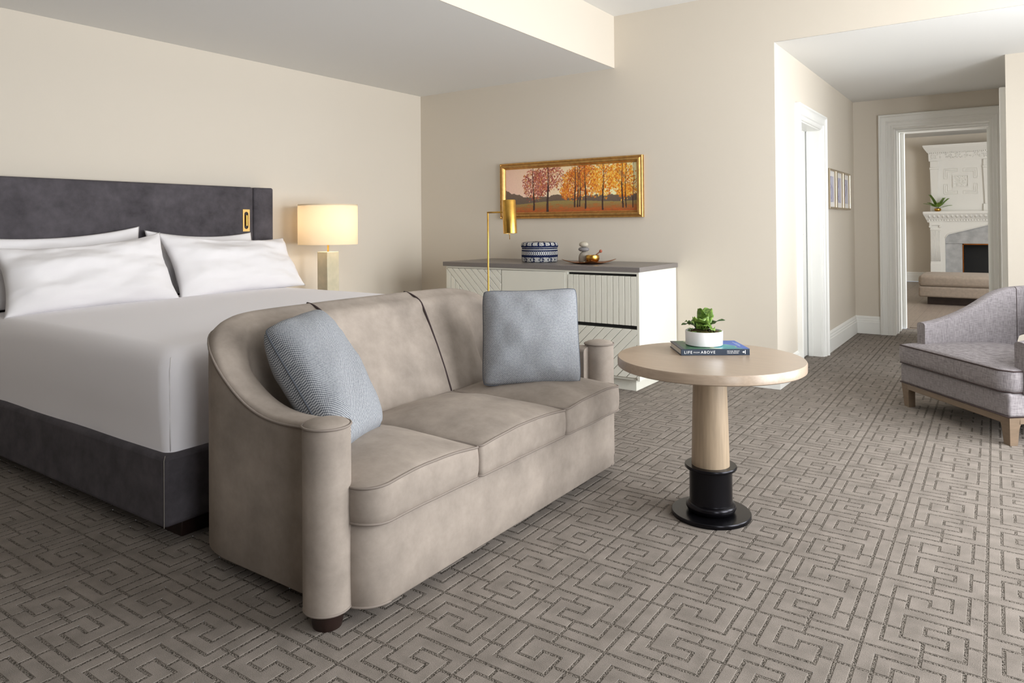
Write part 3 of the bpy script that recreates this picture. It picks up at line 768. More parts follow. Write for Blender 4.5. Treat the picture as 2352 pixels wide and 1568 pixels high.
# front rail: rounded ends
def rounded_rect(x0, x1, y0, y1, r, n=8):
    P = []
    for (cx, cy, a0) in ((x1 - r, y1 - r, 0), (x0 + .005, y1 - .005, 90), (x0 + .005, y0 + .005, 180), (x1 - r, y0 + r, 270)):
        rr = r if a0 in (0, 270) else .005
        for i in range(n + 1):
            a = math.radians(a0 + 90 * i / n); P.append((cx + rr * math.cos(a), cy + rr * math.sin(a)))
    return P
def loft(outlines):
    mb = MB(); k = len(outlines[0])
    mb.grid([[o[j] for o in outlines] for j in range(k)], close_u=True)
    mb.f.append(tuple(i * len(outlines) for i in range(k))); mb.f.append(tuple(i * len(outlines) + len(outlines) - 1 for i in range(k)))
    return mb
rr_ = rounded_rect(2.72, 3.272, SY0 + .035, SY1 - .035, .10)
def ol(P, z, s=0.0, cx=3.0, cy=SC):
    return [Vector((x + s * (1 if x > cx else -1) * min(1, abs(x - cx) * 8), y + s * (1 if y > cy else -1) * min(1, abs(y - cy) * 8), z)) for x, y in P]
sub('front_rail', loft([ol(rr_, .045, -.006), ol(rr_, .052, 0), ol(rr_, .15, .004), ol(rr_, .28, .002), ol(rr_, .297, -.004), ol(rr_, .303, -.02)]), M['velvet'], sofa, smooth=True, angle=60)
sub('welt', MB().tube([Vector((x, y, .052)) for x, y in rr_ if x > 3.0], .004, 6), M['piping'], sofa, smooth=True)
# three seat cushions
def seat_cushion(y0, y1, lead_lo, lead_hi, seed):
    x0, x1 = 2.66, 3.295
    P = []
    n = 8
    def corner(cx, cy, a0, r):
        return [(cx + r * math.cos(math.radians(a0 + 90 * i / n)), cy + r * math.sin(math.radians(a0 + 90 * i / n))) for i in range(n + 1)]
    def dens(A, B, k): return [(A[0] + (B[0] - A[0]) * i / k, A[1] + (B[1] - A[1]) * i / k) for i in range(1, k)]
    ra, rb = (.085 if lead_lo else .018), (.085 if lead_hi else .018)
    c1 = corner(x1 - rb, y1 - rb, 0, rb); c2 = corner(x0 + .02, y1 - .02, 90, .02); c3 = corner(x0 + .02, y0 + .02, 180, .02); c4 = corner(x1 - ra, y0 + ra, 270, ra)
    P = c1 + dens(c1[-1], c2[0], 8) + c2 + dens(c2[-1], c3[0], 8) + c3 + dens(c3[-1], c4[0], 8) + c4 + dens(c4[-1], c1[0], 8)
    cx, cy = (x0 + x1) / 2, (y0 + y1) / 2
    hx, hy = (x1 - x0) / 2, (y1 - y0) / 2
    zt = .415
    def ring(z, s, up=0.0):
        out = []
        for x, y in P:
            u, v = (x - cx) / hx, (y - cy) / hy
            q = Vector((cx + (x - cx) * s, cy + (y - cy) * s, z))
            uu, vv = (q.x - cx) / hx, (q.y - cy) / hy
            k = max(0, 1 - uu * uu) * max(0, 1 - vv * vv)
            q.z += up * k ** .75 + .004 * noise.noise(Vector((q.x * 7, q.y * 7, seed)))
            # edge bellies up at the middle of the front
            q.z += .018 * max(0, 1 - vv * vv) * (1 if z > .36 else 0) * max(0, uu) ** 3
            out.append(q)
        return out
    R = [ring(.312, .93), ring(.306, .975), ring(.312, .992), ring(.335, 1.003), ring(.37, 1.006), ring(.40, 1.0), ring(zt, .995)]
    edge = ring(zt, .995)
    for s in (.975, .93, .85, .72, .55, .35, .15, .02): R.append(ring(zt, s, .062))
    mb = MB().grid([[r[j] for r in R] for j in range(len(P))], close_u=True)
    mb.f.append(tuple(j * len(R) + len(R) - 1 for j in range(len(P)))); mb.f.append(tuple(j * len(R) for j in range(len(P))))
    o = weld(mb.build('seat_cushion', M['velvet'], sofa, smooth=True), .0005)
    sub('piping', MB().tube([e + Vector((0, 0, .001)) for e in edge], .0042, 6, True), M['piping'], o, smooth=True)
    low = ring(.310, .993)
    sub('piping', MB().tube(low, .0042, 6, True), M['piping'], o, smooth=True)
    return o
seat_cushion(SY0 + .03, -3.340, True, False, 1)
seat_cushion(-3.335, -2.735, False, False, 2)
seat_cushion(-2.730, SY1 - .03, False, True, 3)

TG = 'blue grey throw cushions on the sofa'
c1 = tag(pillow('throw_cushion', [(2.735, -2.585, .885), (3.09, -2.285, .893), (3.175, -2.395, .452), (2.81, -2.69, .447)], .215, M['weave'], seed=5, ear=.022, wr=.009, sag=.006, power=.42, rnd=.045, piping=M['weave']),
    'blue grey woven throw cushion standing upright beside the dresser end of the sofa', 'cushion', TG)
c2 = tag(pillow('throw_cushion', [(2.645, -3.765, .835), (2.515, -3.425, .858), (2.93, -3.455, .462), (3.06, -3.80, .468)], .23, M['weave'], seed=6, ear=.015, wr=.008, power=.40, rnd=.05, piping=M['weave']),
    'blue grey woven throw cushion slumped in the sofa corner nearest the bed corner', 'cushion', TG)

# ------------------------------------------------------------------ round table
TX, TY = 3.818, -2.458
tb = thing('round_side_table', 'round pale oak table on a tapered column with black metal foot', 'table', (TX, TY, 0))
sub('table_top', MB().lathe([(0, .610), (.372, .610), (.377, .614), (.3775, .645), (.3745, .650), (0, .650)], (TX, TY, 0), 96), M['oak_top'], tb, smooth=True, angle=40)
sub('column', MB().lathe([(.0, .205), (.0765, .205), (.0765, .21), (.072, .40), (.0665, .608), (0, .61)], (TX, TY, 0), 64), M['oak'], tb, smooth=True, angle=40)
sub('flange', MB().lathe([(.077, .208), (.102, .208), (.1045, .205), (.1045, .197), (.102, .194), (.0, .194)], (TX, TY, 0), 64), M['black_metal'], tb, smooth=True, angle=40)
sub('sleeve', MB().lathe([(.080, .196), (.086, .190), (.086, .062), (.0875, .056)], (TX, TY, 0), 64), M['black_metal'], tb, smooth=True, angle=40)
sub('ring', MB().lathe([(.086, .056), (.094, .054), (.1, .046), (.1005, .036), (.096, .026), (.088, .019)], (TX, TY, 0), 64), M['black_metal'], tb, smooth=True)
sub('base_plate', MB().lathe([(0, 0.0), (.157, 0.0), (.1595, .003), (.1595, .015), (.157, .018), (0, .018)], (TX, TY, 0), 96), M['black_metal'], tb, smooth=True, angle=40)

# book
ba = math.atan2(-2.329 + 2.492, 3.946 - 3.708)
bk = thing('book', 'hardback book with a green and blue aerial cover under the potted plant', 'book', (3.709, -2.495, .650), ba)
bl, bw, bt = .288, .213, .0265
MB().box(.003, bl - .003, .004, bw - .004, .003, bt - .003).build('pages', M['paper'], bk, local=True)
MB().box(0, bl, 0, bw, 0, .003).build('back_board', M['spine'], bk, bevel=.0008, segs=1, local=True)
MB().box(0, bl, -.001, .003, 0, bt).build('spine', M['spine'], bk, bevel=.0012, segs=2, local=True)
nxb, nyb = 110, 80
Pb = [[bk.matrix_basis @ Vector((bl * i / (nxb - 1), bw * j / (nyb - 1), bt + .0003)) for j in range(nyb)] for i in range(nxb)]
Mb = Matrix.Translation(Vector((3.709, -2.495, .650))) @ Matrix.Rotation(ba, 4, 'Z')
Pb = [[Mb @ Vector((bl * i / (nxb - 1), bw * j / (nyb - 1), bt + .0003)) for j in range(nyb)] for i in range(nxb)]
cc = np.zeros((nxb, nyb, 3))
for i in range(nxb):
    for j in range(nyb):
        u, v = i / (nxb - 1), j / (nyb - 1)
        a = noise.noise(Vector((u * 5, v * 5, 2))); b_ = noise.noise(Vector((u * 14, v * 14, 5)))
        d = u + .35 * v + .16 * a                      # green left, teal bay, blue right
        if d < .55: c = np.array([44, 96, 66]) + 26 * a + 22 * b_
        elif d < .62: c = np.array([176, 186, 150])
        elif d < .95: c = np.array([14, 130, 138]) + np.array([0, 20, 16]) * b_
        elif d < .985: c = np.array([120, 150, 118])
        else: c = np.array([24, 84, 170]) + 14 * b_
        if u > .90: c = np.array([26, 88, 178])
        if .92 < u < .935 and .3 < v < .8 and (int(v * 60) % 4): c = np.array([225, 230, 240])
        if .945 < u < .955 and .4 < v < .7 and (int(v * 60) % 3): c = np.array([190, 205, 230])
        if u < .06: c = np.array([34, 48, 66])
        cc[i, j] = np.clip(c, 0, 255)
MB().box(0, bl, 0, bw, bt - .003, bt).build('front_board', M['spine'], bk, bevel=.0008, segs=1, local=True)
painted('cover_print', Pb, cc, M['col'], bk)
def text(body, size, x, z, parent, name, material, space=1.0):
    cu = bpy.data.curves.new(name, 'FONT'); cu.body = body; cu.size = size; cu.extrude = .0002; cu.space_character = space; cu.resolution_u = 3
    to = bpy.data.objects.new('tmp', cu); COL.objects.link(to)
    dg = bpy.context.evaluated_depsgraph_get(); me = bpy.data.meshes.new_from_object(to.evaluated_get(dg)); bpy.data.objects.remove(to)
    me.name = name; me.materials.clear(); me.materials.append(material)
    me.transform(Matrix.Translation((x, -.0014, z)) @ Matrix.Rotation(math.radians(90), 4, 'X'))
    wdt = max(v.co.x for v in me.vertices) - min(v.co.x for v in me.vertices)
    o = bpy.data.objects.new(name, me); COL.objects.link(o); o.parent = parent
    return o, x + wdt
def bold(body, size, x, z, nm, sp=1.0):
    o, e = text(body, size, x, z, bk, nm, M['ink_white'], sp)
    md = o.modifiers.new('w', 'SOLIDIFY'); o.modifiers.remove(md); return e
e = bold('LIFE', .0165, .013, .0078, 'title_text', 1.25)
e = bold('FROM', .0080, e + .0065, .0098, 'title_text', 1.35)
e = bold('ABOVE', .0165, e + .0065, .0078, 'title_text', 1.25)
bold('MICHAEL BRIGHT', .0066, .193, .0150, 'author_text', 1.0)
bold('CHLO\u00cb SAROSH', .0066, .193, .0076, 'author_text', 1.0)
em = MB()
em.add([(.2565, -.0014, .0135), (.263, -.0014, .0185), (.263, -.0014, .0085)], [(0, 1, 2)])
em.add([(.263, -.0014, .0150), (.2665, -.0014, .0150), (.2665, -.0014, .0120), (.263, -.0014, .0120)], [(0, 1, 2, 3)])
em.add([(.2675, -.0014, .0055), (.2700, -.0014, .0055), (.2700, -.0014, .0215), (.2675, -.0014, .0215)], [(0, 1, 2, 3)])
em.build('publisher_emblem', M['ink_white'], bk, local=True)

# potted plant on the book
Mb2 = Mb
pc = Mb @ Vector((.125, .108, bt + .0008)); pc.z = .650 + bt + .001
pp = thing('potted_plant', 'small leafy green plant with moss in a white round pot on the book', 'plant', tuple(pc))
px_, py_, pz_ = pc
sub('pot', MB().lathe([(0, 0), (.074, 0), (.078, .003), (.0795, .06), (.079, .0615), (.076, .0615), (.0745, .055), (.073, .045), (0, .045)], (px_, py_, pz_), 64), M['ceramic'], pp, smooth=True, angle=50)
mo = MB()
rw = []
for i in range(40):
    a = 2 * math.pi * i / 40
    rw.append([Vector((px_ + r * math.cos(a), py_ + r * math.sin(a), pz_ + .050 + .016 * (1 - (r / .074) ** 2) + .010 * noise.noise(Vector((r * 60 * math.cos(a), r * 60 * math.sin(a), 1))))) for r in (.074, .066, .056, .045, .034, .022, .011, .0005)])
tag(weld(mo.grid(rw, close_u=True).build('moss', M['moss'], pp, smooth=True)), kind='stuff')
def leaf(name, base, d, length, width, curl, material, parent, lift=.6, ruff=.3, seed=0, n=9, stalk=.35):
    """arching leaf: base point, horizontal direction, ruffled blade"""
    d = Vector(d).normalized(); side = Vector((-d.y, d.x, 0)); rows_ = []
    for i in range(n + 1):
        t = i / n
        ang = lift - curl * t
        if i == 0: p = Vector(base)
        else: p = p + (d * math.cos(ang) + Vector((0, 0, 1)) * math.sin(ang)) * (length / n)
        s = 0 if t < stalk * .6 else (t - stalk * .6) / (1 - stalk * .6)
        wd = .0025 + width * (math.sin(math.pi * min(1, s ** .75)) ** .8 if s > 0 else 0)
        row = []
        for k in range(-4, 5):
            q = k / 4
            z = abs(q) ** 1.3 * .25 * wd + ruff * wd * abs(q) * math.sin(t * 17 + q * 2 + seed)
            row.append(p + side * q * wd + Vector((0, 0, z)) + d * (ruff * .3 * wd * abs(q) * math.sin(t * 13 + seed)))
        rows_.append(row)
    mb = MB().grid(rows_)
    o = sub(name, mb, material, parent, smooth=True)
    s_ = o.modifiers.new('thick', 'SOLIDIFY'); s_.thickness = .0006
    return o
right = Vector((_r.x, _r.y, 0)).normalized(); toward = Vector((-_f.x, -_f.y, 0)).normalized()
bz = Vector((px_, py_, pz_ + .052))
L_ = [(-right * 1.0 + toward * .1, .115, .016, 1.5, 1.15, 0), (-right * .35 + toward * .5, .115, .030, 1.2, 1.35, 1), (right * .12 - toward * .2, .130, .030, .9, 1.45, 2),
      (right * 1.0 + toward * .05, .125, .013, .9, .95, 3), (right * .6 + toward * .8, .085, .020, 1.5, 1.0, 4), (-right * .7 - toward * .7, .10, .020, 1.2, 1.1, 5),
      (right * .5 - toward * .8, .10, .020, 1.2, 1.15, 6), (-right * .1 + toward * .9, .080, .022, 1.3, 1.25, 7), (-right * .15 + toward * .1, .120, .026, .5, 1.5, 8), (right * .85 + toward * .5, .06, .018, 1.3, .7, 9)]
for d_, ln, wd, cu, li, sd in L_:
    ln *= .95; wd *= 1.15
    leaf('leaf', bz + Vector((random.uniform(-.012, .012), random.uniform(-.012, .012), 0)), d_, ln, wd, cu, M['leaf'] if sd % 3 else M['leaf_dark'], pp, lift=li, seed=sd, ruff=.42, n=22)
# tufts of bright moss at the rim
for k in range(26):
    a = random.uniform(0, 6.28); r = random.uniform(.02, .066)
    b0 = bz + Vector((r * math.cos(a), r * math.sin(a), -.004))
    leaf('moss_sprig', b0, (math.cos(a), math.sin(a), 0), random.uniform(.018, .034), .0055, 1.2, M['leaf'], pp, lift=1.2, seed=k, ruff=.3, n=4, stalk=.1)

# ------------------------------------------------------------------ dresser
DX0, DX1, DY, DB = .893, 2.690, -.68, -.012
dr = thing('dresser', 'off white dresser with grooved fronts and a grey stone top', 'dresser', ((DX0 + DX1) / 2, -.35, 0))
sub('counter_top', MB().box(DX0 - .012, DX1 + .012, DY - .028, DB + .008, .862, .897), M['counter'], dr, bevel=.003)
body = MB().box(DX0, DX0 + .018, DY, DB, .09, .8618).box(DX1 - .018, DX1, DY - .018, DB, .09, .8618).box(DX0 + .019, DX1 - .019, DB - .018, DB - .001, .1085, .8475)
body.box(DX0 + .0185, DX1 - .0185, DY, DB - .002, .0905, .108).box(DX0 + .0185, DX1 - .0185, DY - .017, DB - .002, .848, .8615).box(1.478, 1.496, DY + .02, DB - .019, .1085, .8475).box(2.084, 2.102, DY - .0165, DB - .019, .1085, .8475)
sub('carcass', body, M['cab'], dr)
sub('plinth', MB().box(DX0 + .06, 2.628, DY + .058, -.17, 0, .09), M['cab'], dr, bevel=.002)
sub('recess', MB().box(2.104, DX1 - .019, DY + .012, DY + .03, .108, .848), M['black'], dr)
def front(name, x0, x1, z0, z1, polys, y0=DY):
    """door or drawer front with separate planks proud of a backing"""
    o = sub(name, MB().box(x0, x1, y0 - .004, y0 + .012, z0, z1), M['cab'], dr)
    for pg in polys:
        if len(pg) < 3: continue
        sub('plank', MB().prism(pg, lambda a, b, d: (a, d, b), y0 - .018, y0 - .004), M['cab'], o, bevel=.0018, segs=1)
    return o
def strips(x0, x1, z0, z1, nx_, nz_, w_, off=0.0, gap=.0035, extra=None):
    """cut a rectangle into planks whose long axis is normal to (nx_, nz_)"""
    c = [x0 * nx_ + z0 * nz_, x0 * nx_ + z1 * nz_, x1 * nx_ + z0 * nz_, x1 * nx_ + z1 * nz_]
    lo, hi = min(c), max(c); out = []; a = lo + off - w_
    while a < hi:
        pg = [(x0, z0), (x1, z0), (x1, z1), (x0, z1)]
        pg = clip(pg, nx_, nz_, a + w_ - gap / 2); pg = clip(pg, -nx_, -nz_, -(a + gap / 2)) if pg else pg
        if extra and pg: pg = clip(pg, *extra)
        if len(pg) >= 3:
            ar = abs(sum(pg[i][0] * pg[(i+1) % len(pg)][1] - pg[(i+1) % len(pg)][0] * pg[i][1] for i in range(len(pg)))) / 2
            if ar > 2e-5: out.append(pg)
        a += w_
    return out
q2 = math.sqrt(.5)
xa, xb_, za, zb_ = DX0 + .020, 1.484, .11, .845
# left door: planks slant down to the right above the diagonal from its top left corner, upright planks below it
dl = xa + zb_
left = strips(xa, xb_, za, zb_, q2, q2, .047, off=.0, extra=(-1, -1, -(dl + .003))) + strips(xa, xb_, za, zb_, 1, 0, .047, extra=(1, 1, dl - .003))
front('door', xa, xb_, za, zb_, left)
sub('door', MB().box(1.492, 2.083, DY - .018, DY + .012, .11, .845), M['cab'], dr, bevel=.002, segs=1)
front('drawer', 2.105, 2.671, .480, .830, strips(2.105, 2.671, .480, .830, 1, 0, .566 / 12))
front('door', 2.105, 2.671, .110, .452, strips(2.105, 2.671, .110, .452, -q2, q2, .052, off=.01))

# things on the dresser
bkx, bky, bz0 = 1.64, -.36, .897
nA, prof_b = 420, []
for i in range(12): prof_b.append((.144 + .006 * math.sin(i / 11 * 3.1), .0 + i * .0095))
pb_ = [(.135, 0), (.143, .004)] + [(.147 + .004 * math.sin(math.pi * i / 56), .006 + .112 * i / 56) for i in range(57)]
pb_ += [(.149, .1195), (.151, .122)] + [(.152 + .002 * math.sin(math.pi * i / 10), .124 + .024 * i / 10) for i in range(11)]
pb_ += [(.152 - .022 * (1 - math.cos(math.radians(a))), .148 + .016 * math.sin(math.radians(a))) for a in (15, 30, 45, 60, 75, 90)]
pb_ += [(.118, .1655), (.104, .1665), (.09, .167), (.075, .1675), (.06, .168), (.045, .168), (.03, .168), (.015, .168), (.0005, .168)]
PP = []; CC = []
navy = np.array([26, 34, 66]); wht = np.array([232, 232, 226])
for i in range(nA):
    a = 2 * math.pi * i / nA; arc = a * .15
    rp = []; rc = []
    for j, (r, z) in enumerate(pb_):
        wob = 1 + .006 * noise.noise(Vector((math.cos(a) * 3, math.sin(a) * 3, z * 12)))
        rp.append((bkx + r * wob * math.cos(a), bky + r * wob * math.sin(a), bz0 + z + (.002 * noise.noise(Vector((math.cos(a) * 4, math.sin(a) * 4, 3))) if j > 60 else 0)))
        c = navy + 12 * noise.noise(Vector((arc * 90, z * 90, 2)))
        if z < .046 and r > .13:                                    # block motifs along the foot
            u = (arc / .075) % 1.0; v = z / .046
            if u < .52:
                uu = abs(u / .52 - .5) * 2; vv = abs(v - .5) * 2
                if int((uu - vv + 4) * 4.2) % 2 == 0 and .05 < v < .95 and abs(uu - vv) < .62: c = wht
            elif .58 < u < .61 or .78 < u < .81: c = wht if .08 < v < .95 else c
            elif .655 < u < .735 and .3 < v < .75 and not (.68 < u < .71 and v > .45): c = wht
            elif u > .84 and int(u * 34) % 3 == 0 and int(v * 8) % 3 == 0: c = wht
        elif .060 < z < .092 and r > .13:                           # row of chevrons
            v = abs((z - .076) / .016); u = ((arc - .012 * v) / .0165) % 1.0
            if u < .42: c = wht
        elif .103 < z < .1065 or .1195 < z < .1235: c = wht
        elif .110 < z < .114 and (arc / .012) % 1.0 < .2: c = wht
        elif z > .137 and r > .10:
            u = (arc / .052) % 1.0; t = (z - .137) * 22 + max(0, .15 - r) * 12
            if int((abs(u - .5) * 2 + t) * 5) % 2 == 0 and .15 < u < .9: c = wht
        elif r <= .10:
            if int(r / .011) % 3 == 0 and int(a * 12) % 3 != 0: c = wht * .9
        rp and None
        rc.append(np.clip(c, 0, 255))
    PP.append(rp); CC.append(rc)
bsk = painted('lidded_basket', PP, CC, M['mud'], None, close=True)
tag(bsk, 'round navy and white mudcloth patterned box with soft lid on the dresser', 'box')

# bronze tray with stones, singing bowl and crystals
tx, ty, tz = 2.125, -.40, .897
def tray():
    rows_ = []; n = 24; h = .137
    ang = math.radians(45 + 34)
    for i in range(n + 1):
        row = []
        for j in range(n + 1):
            u, v = -1 + 2 * i / n, -1 + 2 * j / n
            e = max(abs(u), abs(v)); k = .010 * max(0, (e - .45) / .55) ** 1.5 + .024 * (abs(u * v)) ** 2.0
            x, y = u * h * (1 + .10 * abs(u * v)), v * h * (1 + .10 * abs(u * v))
            row.append(Vector((tx + x * math.cos(ang) - y * math.sin(ang), ty + x * math.sin(ang) + y * math.cos(ang), tz + .0025 + k)))
        rows_.append(row)
    return MB().grid(rows_)
tro = tray().build('tray', M['bronze'], smooth=True); s_ = tro.modifiers.new('thick', 'SOLIDIFY'); s_.thickness = .003; s_.offset = -1
tag(tro, 'shallow square bronze tray with lifted corners on the dresser', 'tray')
def stone(name, c, rx, ry, rz, seed, material, flat=0.0):
    rows_ = []; n = 28
    for i in range(n):
        a = 2 * math.pi * i / n; row = []
        for j in range(17):
            b_ = -math.pi / 2 + math.pi * j / 16
            k = 1 + .05 * noise.noise(Vector((math.cos(a) * math.cos(b_) + seed, math.sin(a) * math.cos(b_), math.sin(b_))))
            cz = math.copysign(abs(math.sin(b_)) ** .9, b_)
            z = cz * rz
            if flat and z < -flat * rz: z = -flat * rz
            row.append(Vector((c[0] + rx * k * math.cos(a) * math.cos(b_) ** .85, c[1] + ry * k * math.sin(a) * math.cos(b_) ** .85, c[2] + z)))
        rows_.append(row)
    return weld(MB().grid(rows_, close_u=True).build(name, material, smooth=True), .0002)
sx, sy = tx - .045, ty + .005
SG = 'stones balanced on the tray'
tag(stone('pebble', (sx, sy, tz + .006 + .030), .046, .040, .058, 1, M['stone_c'], flat=.52), 'large beige dome shaped stone, lowest of the balanced stack', 'stone', SG)
tag(stone('pebble', (sx - .002, sy, tz + .111), .046, .036, .0185, 2, M['stone_b']), 'flat grey stone in the middle of the balanced stack', 'stone', SG)
tag(stone('pebble', (sx - .002, sy, tz + .150), .038, .032, .0215, 3, M['stone_a']), 'pale oval stone on top of the balanced stack', 'stone', SG)
gx_, gy_ = tx + .045, ty - .020
sbw = MB().lathe([(0, .002), (.030, .002), (.044, .012), (.053, .032), (.0535, .046), (.051, .058), (.0515, .061), (.0495, .061), (.050, .046), (.049, .032), (.041, .016), (0, .008)], (gx_, gy_, tz + .006), 48).build('singing_bowl', M['brass'], smooth=True, angle=50)
tag(sbw, 'small brass singing bowl on the bronze tray', 'bowl')
ml = thing('mallet', 'wooden mallet with red ball end resting in the brass bowl', 'mallet', (gx_, gy_, tz + .03))
pA, pB = Vector((gx_ - .02, gy_, tz + .030)), Vector((gx_ + .055, gy_ + .03, tz + .098))
sub('handle', MB().tube([pA, pB], .0052, 10), M['wood_dark_stick'], ml, smooth=True)
rw = []
for i in range(18):
    a = 2 * math.pi * i / 18; rw.append([pB + Vector((.0125 * math.cos(a) * math.cos(b_), .0125 * math.sin(a) * math.cos(b_), .0125 * math.sin(b_))) for b_ in [-math.pi/2 + math.pi * j / 10 for j in range(11)]])
weld(MB().grid(rw, close_u=True).build('ball', M['red_bead'], ml, smooth=True))
for nm, dx, dy, r_, rgb, lb in (('crystal', -.002, -.068, .011, (70, 92, 176), 'small blue tumbled crystal by the brass bowl'), ('crystal', -.026, -.060, .008, (226, 222, 226), 'small clear tumbled crystal by the brass bowl'),
                                ('crystal', -.046, -.052, .012, (70, 66, 60), 'small dark tumbled crystal by the brass bowl'), ('crystal', -.034, -.072, .009, (176, 186, 152), 'small pale green tumbled crystal by the brass bowl')):
    tag(stone(nm, (gx_ + dx, gy_ + dy, tz + .012), r_, r_ * .8, r_ * .7, dx * 90, mat('tumbled_crystal', rgb, .15)), lb, 'crystal', 'crystals on the tray')

# ------------------------------------------------------------------ framed pictures
def moulding(parent, fn, a0, a1, b0, b1, prof, material, name='frame_side'):
    """four mitred sides; prof = [(inset, proud)], fn(a, b, d) -> point"""
    C_ = [(a0, b0, 1, 1), (a1, b0, -1, 1), (a1, b1, -1, -1), (a0, b1, 1, -1)]
    for k in range(4):
        c0, c1_ = C_[k], C_[(k + 1) % 4]
        A = [fn(c0[0] + c0[2] * i, c0[1] + c0[3] * i, d) for i, d in prof]; B = [fn(c1_[0] + c1_[2] * i, c1_[1] + c1_[3] * i, d) for i, d in prof]
        n = len(prof)
        sub(name, MB().add(A + B, [(i, (i+1) % n, (i+1) % n + n, i + n) for i in range(n)] + [tuple(range(n)), tuple(range(2*n-1, n-1, -1))]), material, parent)
pic = thing('framed_painting', 'wide gilt framed painting of autumn trees above the dresser', 'painting', (1.71, 0, 1.26))
fa0, fa1, fb0, fb1 = 1.0, 2.421, 1.261, 1.767
fw_ = lambda a, b, d: (a, -d, b)
moulding(pic, fw_, fa0, fa1, fb0, fb1, [(0, .0), (0, .030), (.004, .034), (.010, .034), (.013, .030), (.016, .031), (.024, .045), (.034, .048), (.040, .044), (.046, .030), (.052, .022), (.056, .021), (.058, .014), (.058, .0)], M['gold'])
nu, nv = 460, 150
ca0, ca1, cb0, cb1 = fa0 + .054, fa1 - .054, fb0 + .054, fb1 - .054
def paint():
    U, V = np.meshgrid(np.linspace(0, 1, nu), np.linspace(0, 1, nv), indexing='ij'); img = np.zeros((nu, nv, 3))
    sky0 = np.array([228, 190, 172]); sky1 = np.array([248, 230, 180])
    t = np.clip(U * 1.15 + .15 * (V - .5), 0, 1)[..., None]
    img[:] = sky0 * (1 - t) + sky1 * t; img += 14 * (np.clip(1 - V, 0, 1)[..., None] - .5)
    # far tree line
    ln = np.array([.50 - .9 * min(u, .17) + .035 * noise.noise(Vector((u * 30, 0, 0))) + .02 * noise.noise(Vector((u * 90, 1, 0))) + .05 * max(0, 1 - abs(u - .42) / .06) for u in np.linspace(0, 1, nu)])
    far = V < ln[:, None]
    k = np.clip((V - .2) / .3, 0, 1)[..., None]
    img = np.where(far[..., None], np.array([98, 84, 72]) * (1 - .35 * k) + np.array([150, 118, 104]) * .35 * k, img)
    # meadow
    gl = .21 - .03 * np.cos(U * 7) + .03 * U
    gr = V < gl; s = np.clip(V / .2, 0, 1)[..., None]
    img = np.where(gr[..., None], np.array([150, 78, 40]) * (1 - s) + np.array([142, 124, 74]) * s, img)
    img += rng.normal(0, 4, (nu, nv, 1))
    def dab(u, v, ru, rv, c, al):
        i0, i1 = max(0, int((u - ru) * nu)), min(nu, int((u + ru) * nu) + 1); j0, j1 = max(0, int((v - rv) * nv)), min(nv, int((v + rv) * nv) + 1)
        if i0 < i1 and j0 < j1: img[i0:i1, j0:j1] = img[i0:i1, j0:j1] * (1 - al) + np.array(c) * al
    for k in range(260):      # fallen leaves
        dab(rng.uniform(.1, 1), abs(rng.normal(0, .07)), .012, .008, (176 + rng.uniform(-20, 20), 88, 40), .35)
    trunks = [(.232, .0062, .06, .42, 0), (.348, .0085, -.02, .60, 0), (.557, .0055, .11, .55, 1), (.578, .004, .11, .5, 1), (.592, .004, .12, .5, 1), (.632, .0055, .07, .6, 1), (.762, .005, .04, .55, 2), (.898, .005, .08, .6, 2), (.922, .003, .08, .4, 2), (.972, .002, .08, .3, 2)]
    pal = [[(150, 70, 62), (176, 96, 80), (128, 60, 58), (190, 110, 90), (186, 120, 60)], [(206, 112, 36), (226, 146, 44), (176, 82, 30), (218, 160, 60), (190, 96, 40)], [(224, 140, 34), (236, 172, 58), (196, 96, 28), (240, 190, 90), (206, 120, 30)]]
    crowns = [(.232, .62, .085, .34, 0, 520), (.35, .78, .11, .30, 0, 620), (.30, .5, .06, .14, 0, 160), (.55, .60, .085, .32, 1, 820), (.60, .82, .08, .2, 1, 420), (.66, .66, .08, .34, 1, 640), (.76, .66, .085, .34, 2, 880), (.86, .74, .07, .28, 2, 460), (.91, .64, .075, .36, 2, 720), (.93, .42, .06, .12, 2, 260), (.48, .45, .04, .16, 1, 200)]
    for (u, v, ru, rv, p, n) in crowns:
        for k in range(n):
            a, r = rng.uniform(0, 6.283), math.sqrt(rng.uniform(0, 1)) * (1 + .12 * rng.normal())
            c = pal[p][rng.integers(0, 5)]; j = rng.uniform(-16, 16)
            dab(u + ru * r * math.cos(a), v + rv * r * math.sin(a), rng.uniform(.0015, .0042), rng.uniform(.006, .016), (c[0] + j, c[1] + j, c[2] + j), rng.uniform(.5, .95))
    for (u, wd, b, h, p) in trunks:
        for q in np.linspace(max(b, 0), 1.0, 90):
            tp = max(.25, 1 - q * .75); dab(u + .004 * math.sin(q * 5 + u * 30), q, wd * tp, .008, (58, 42, 40), .8 if q < h else .32)
        for k in range(4):        # branches
            v0 = rng.uniform(.35, .85); sg = rng.choice([-1, 1])
            for q in np.linspace(0, 1, 26): dab(u + sg * q * rng.uniform(.045, .05), v0 + q * .16, .0010, .005, (110, 70, 54), .3)
    return np.clip(img * 1.08 + 4, 0, 255)
img = paint()
Pp = [[(ca0 + (ca1 - ca0) * i / (nu - 1), -.016, cb0 + (cb1 - cb0) * j / (nv - 1)) for j in range(nv)] for i in range(nu)]
painted('canvas', Pp, img, M['paint'], pic)
HG = 'small framed prints in the passage'
lab = ['lilac print in champagne frame nearest the white passage door', 'lilac print in champagne frame, middle of the row of three', 'lilac print in champagne frame nearest the passage corner']
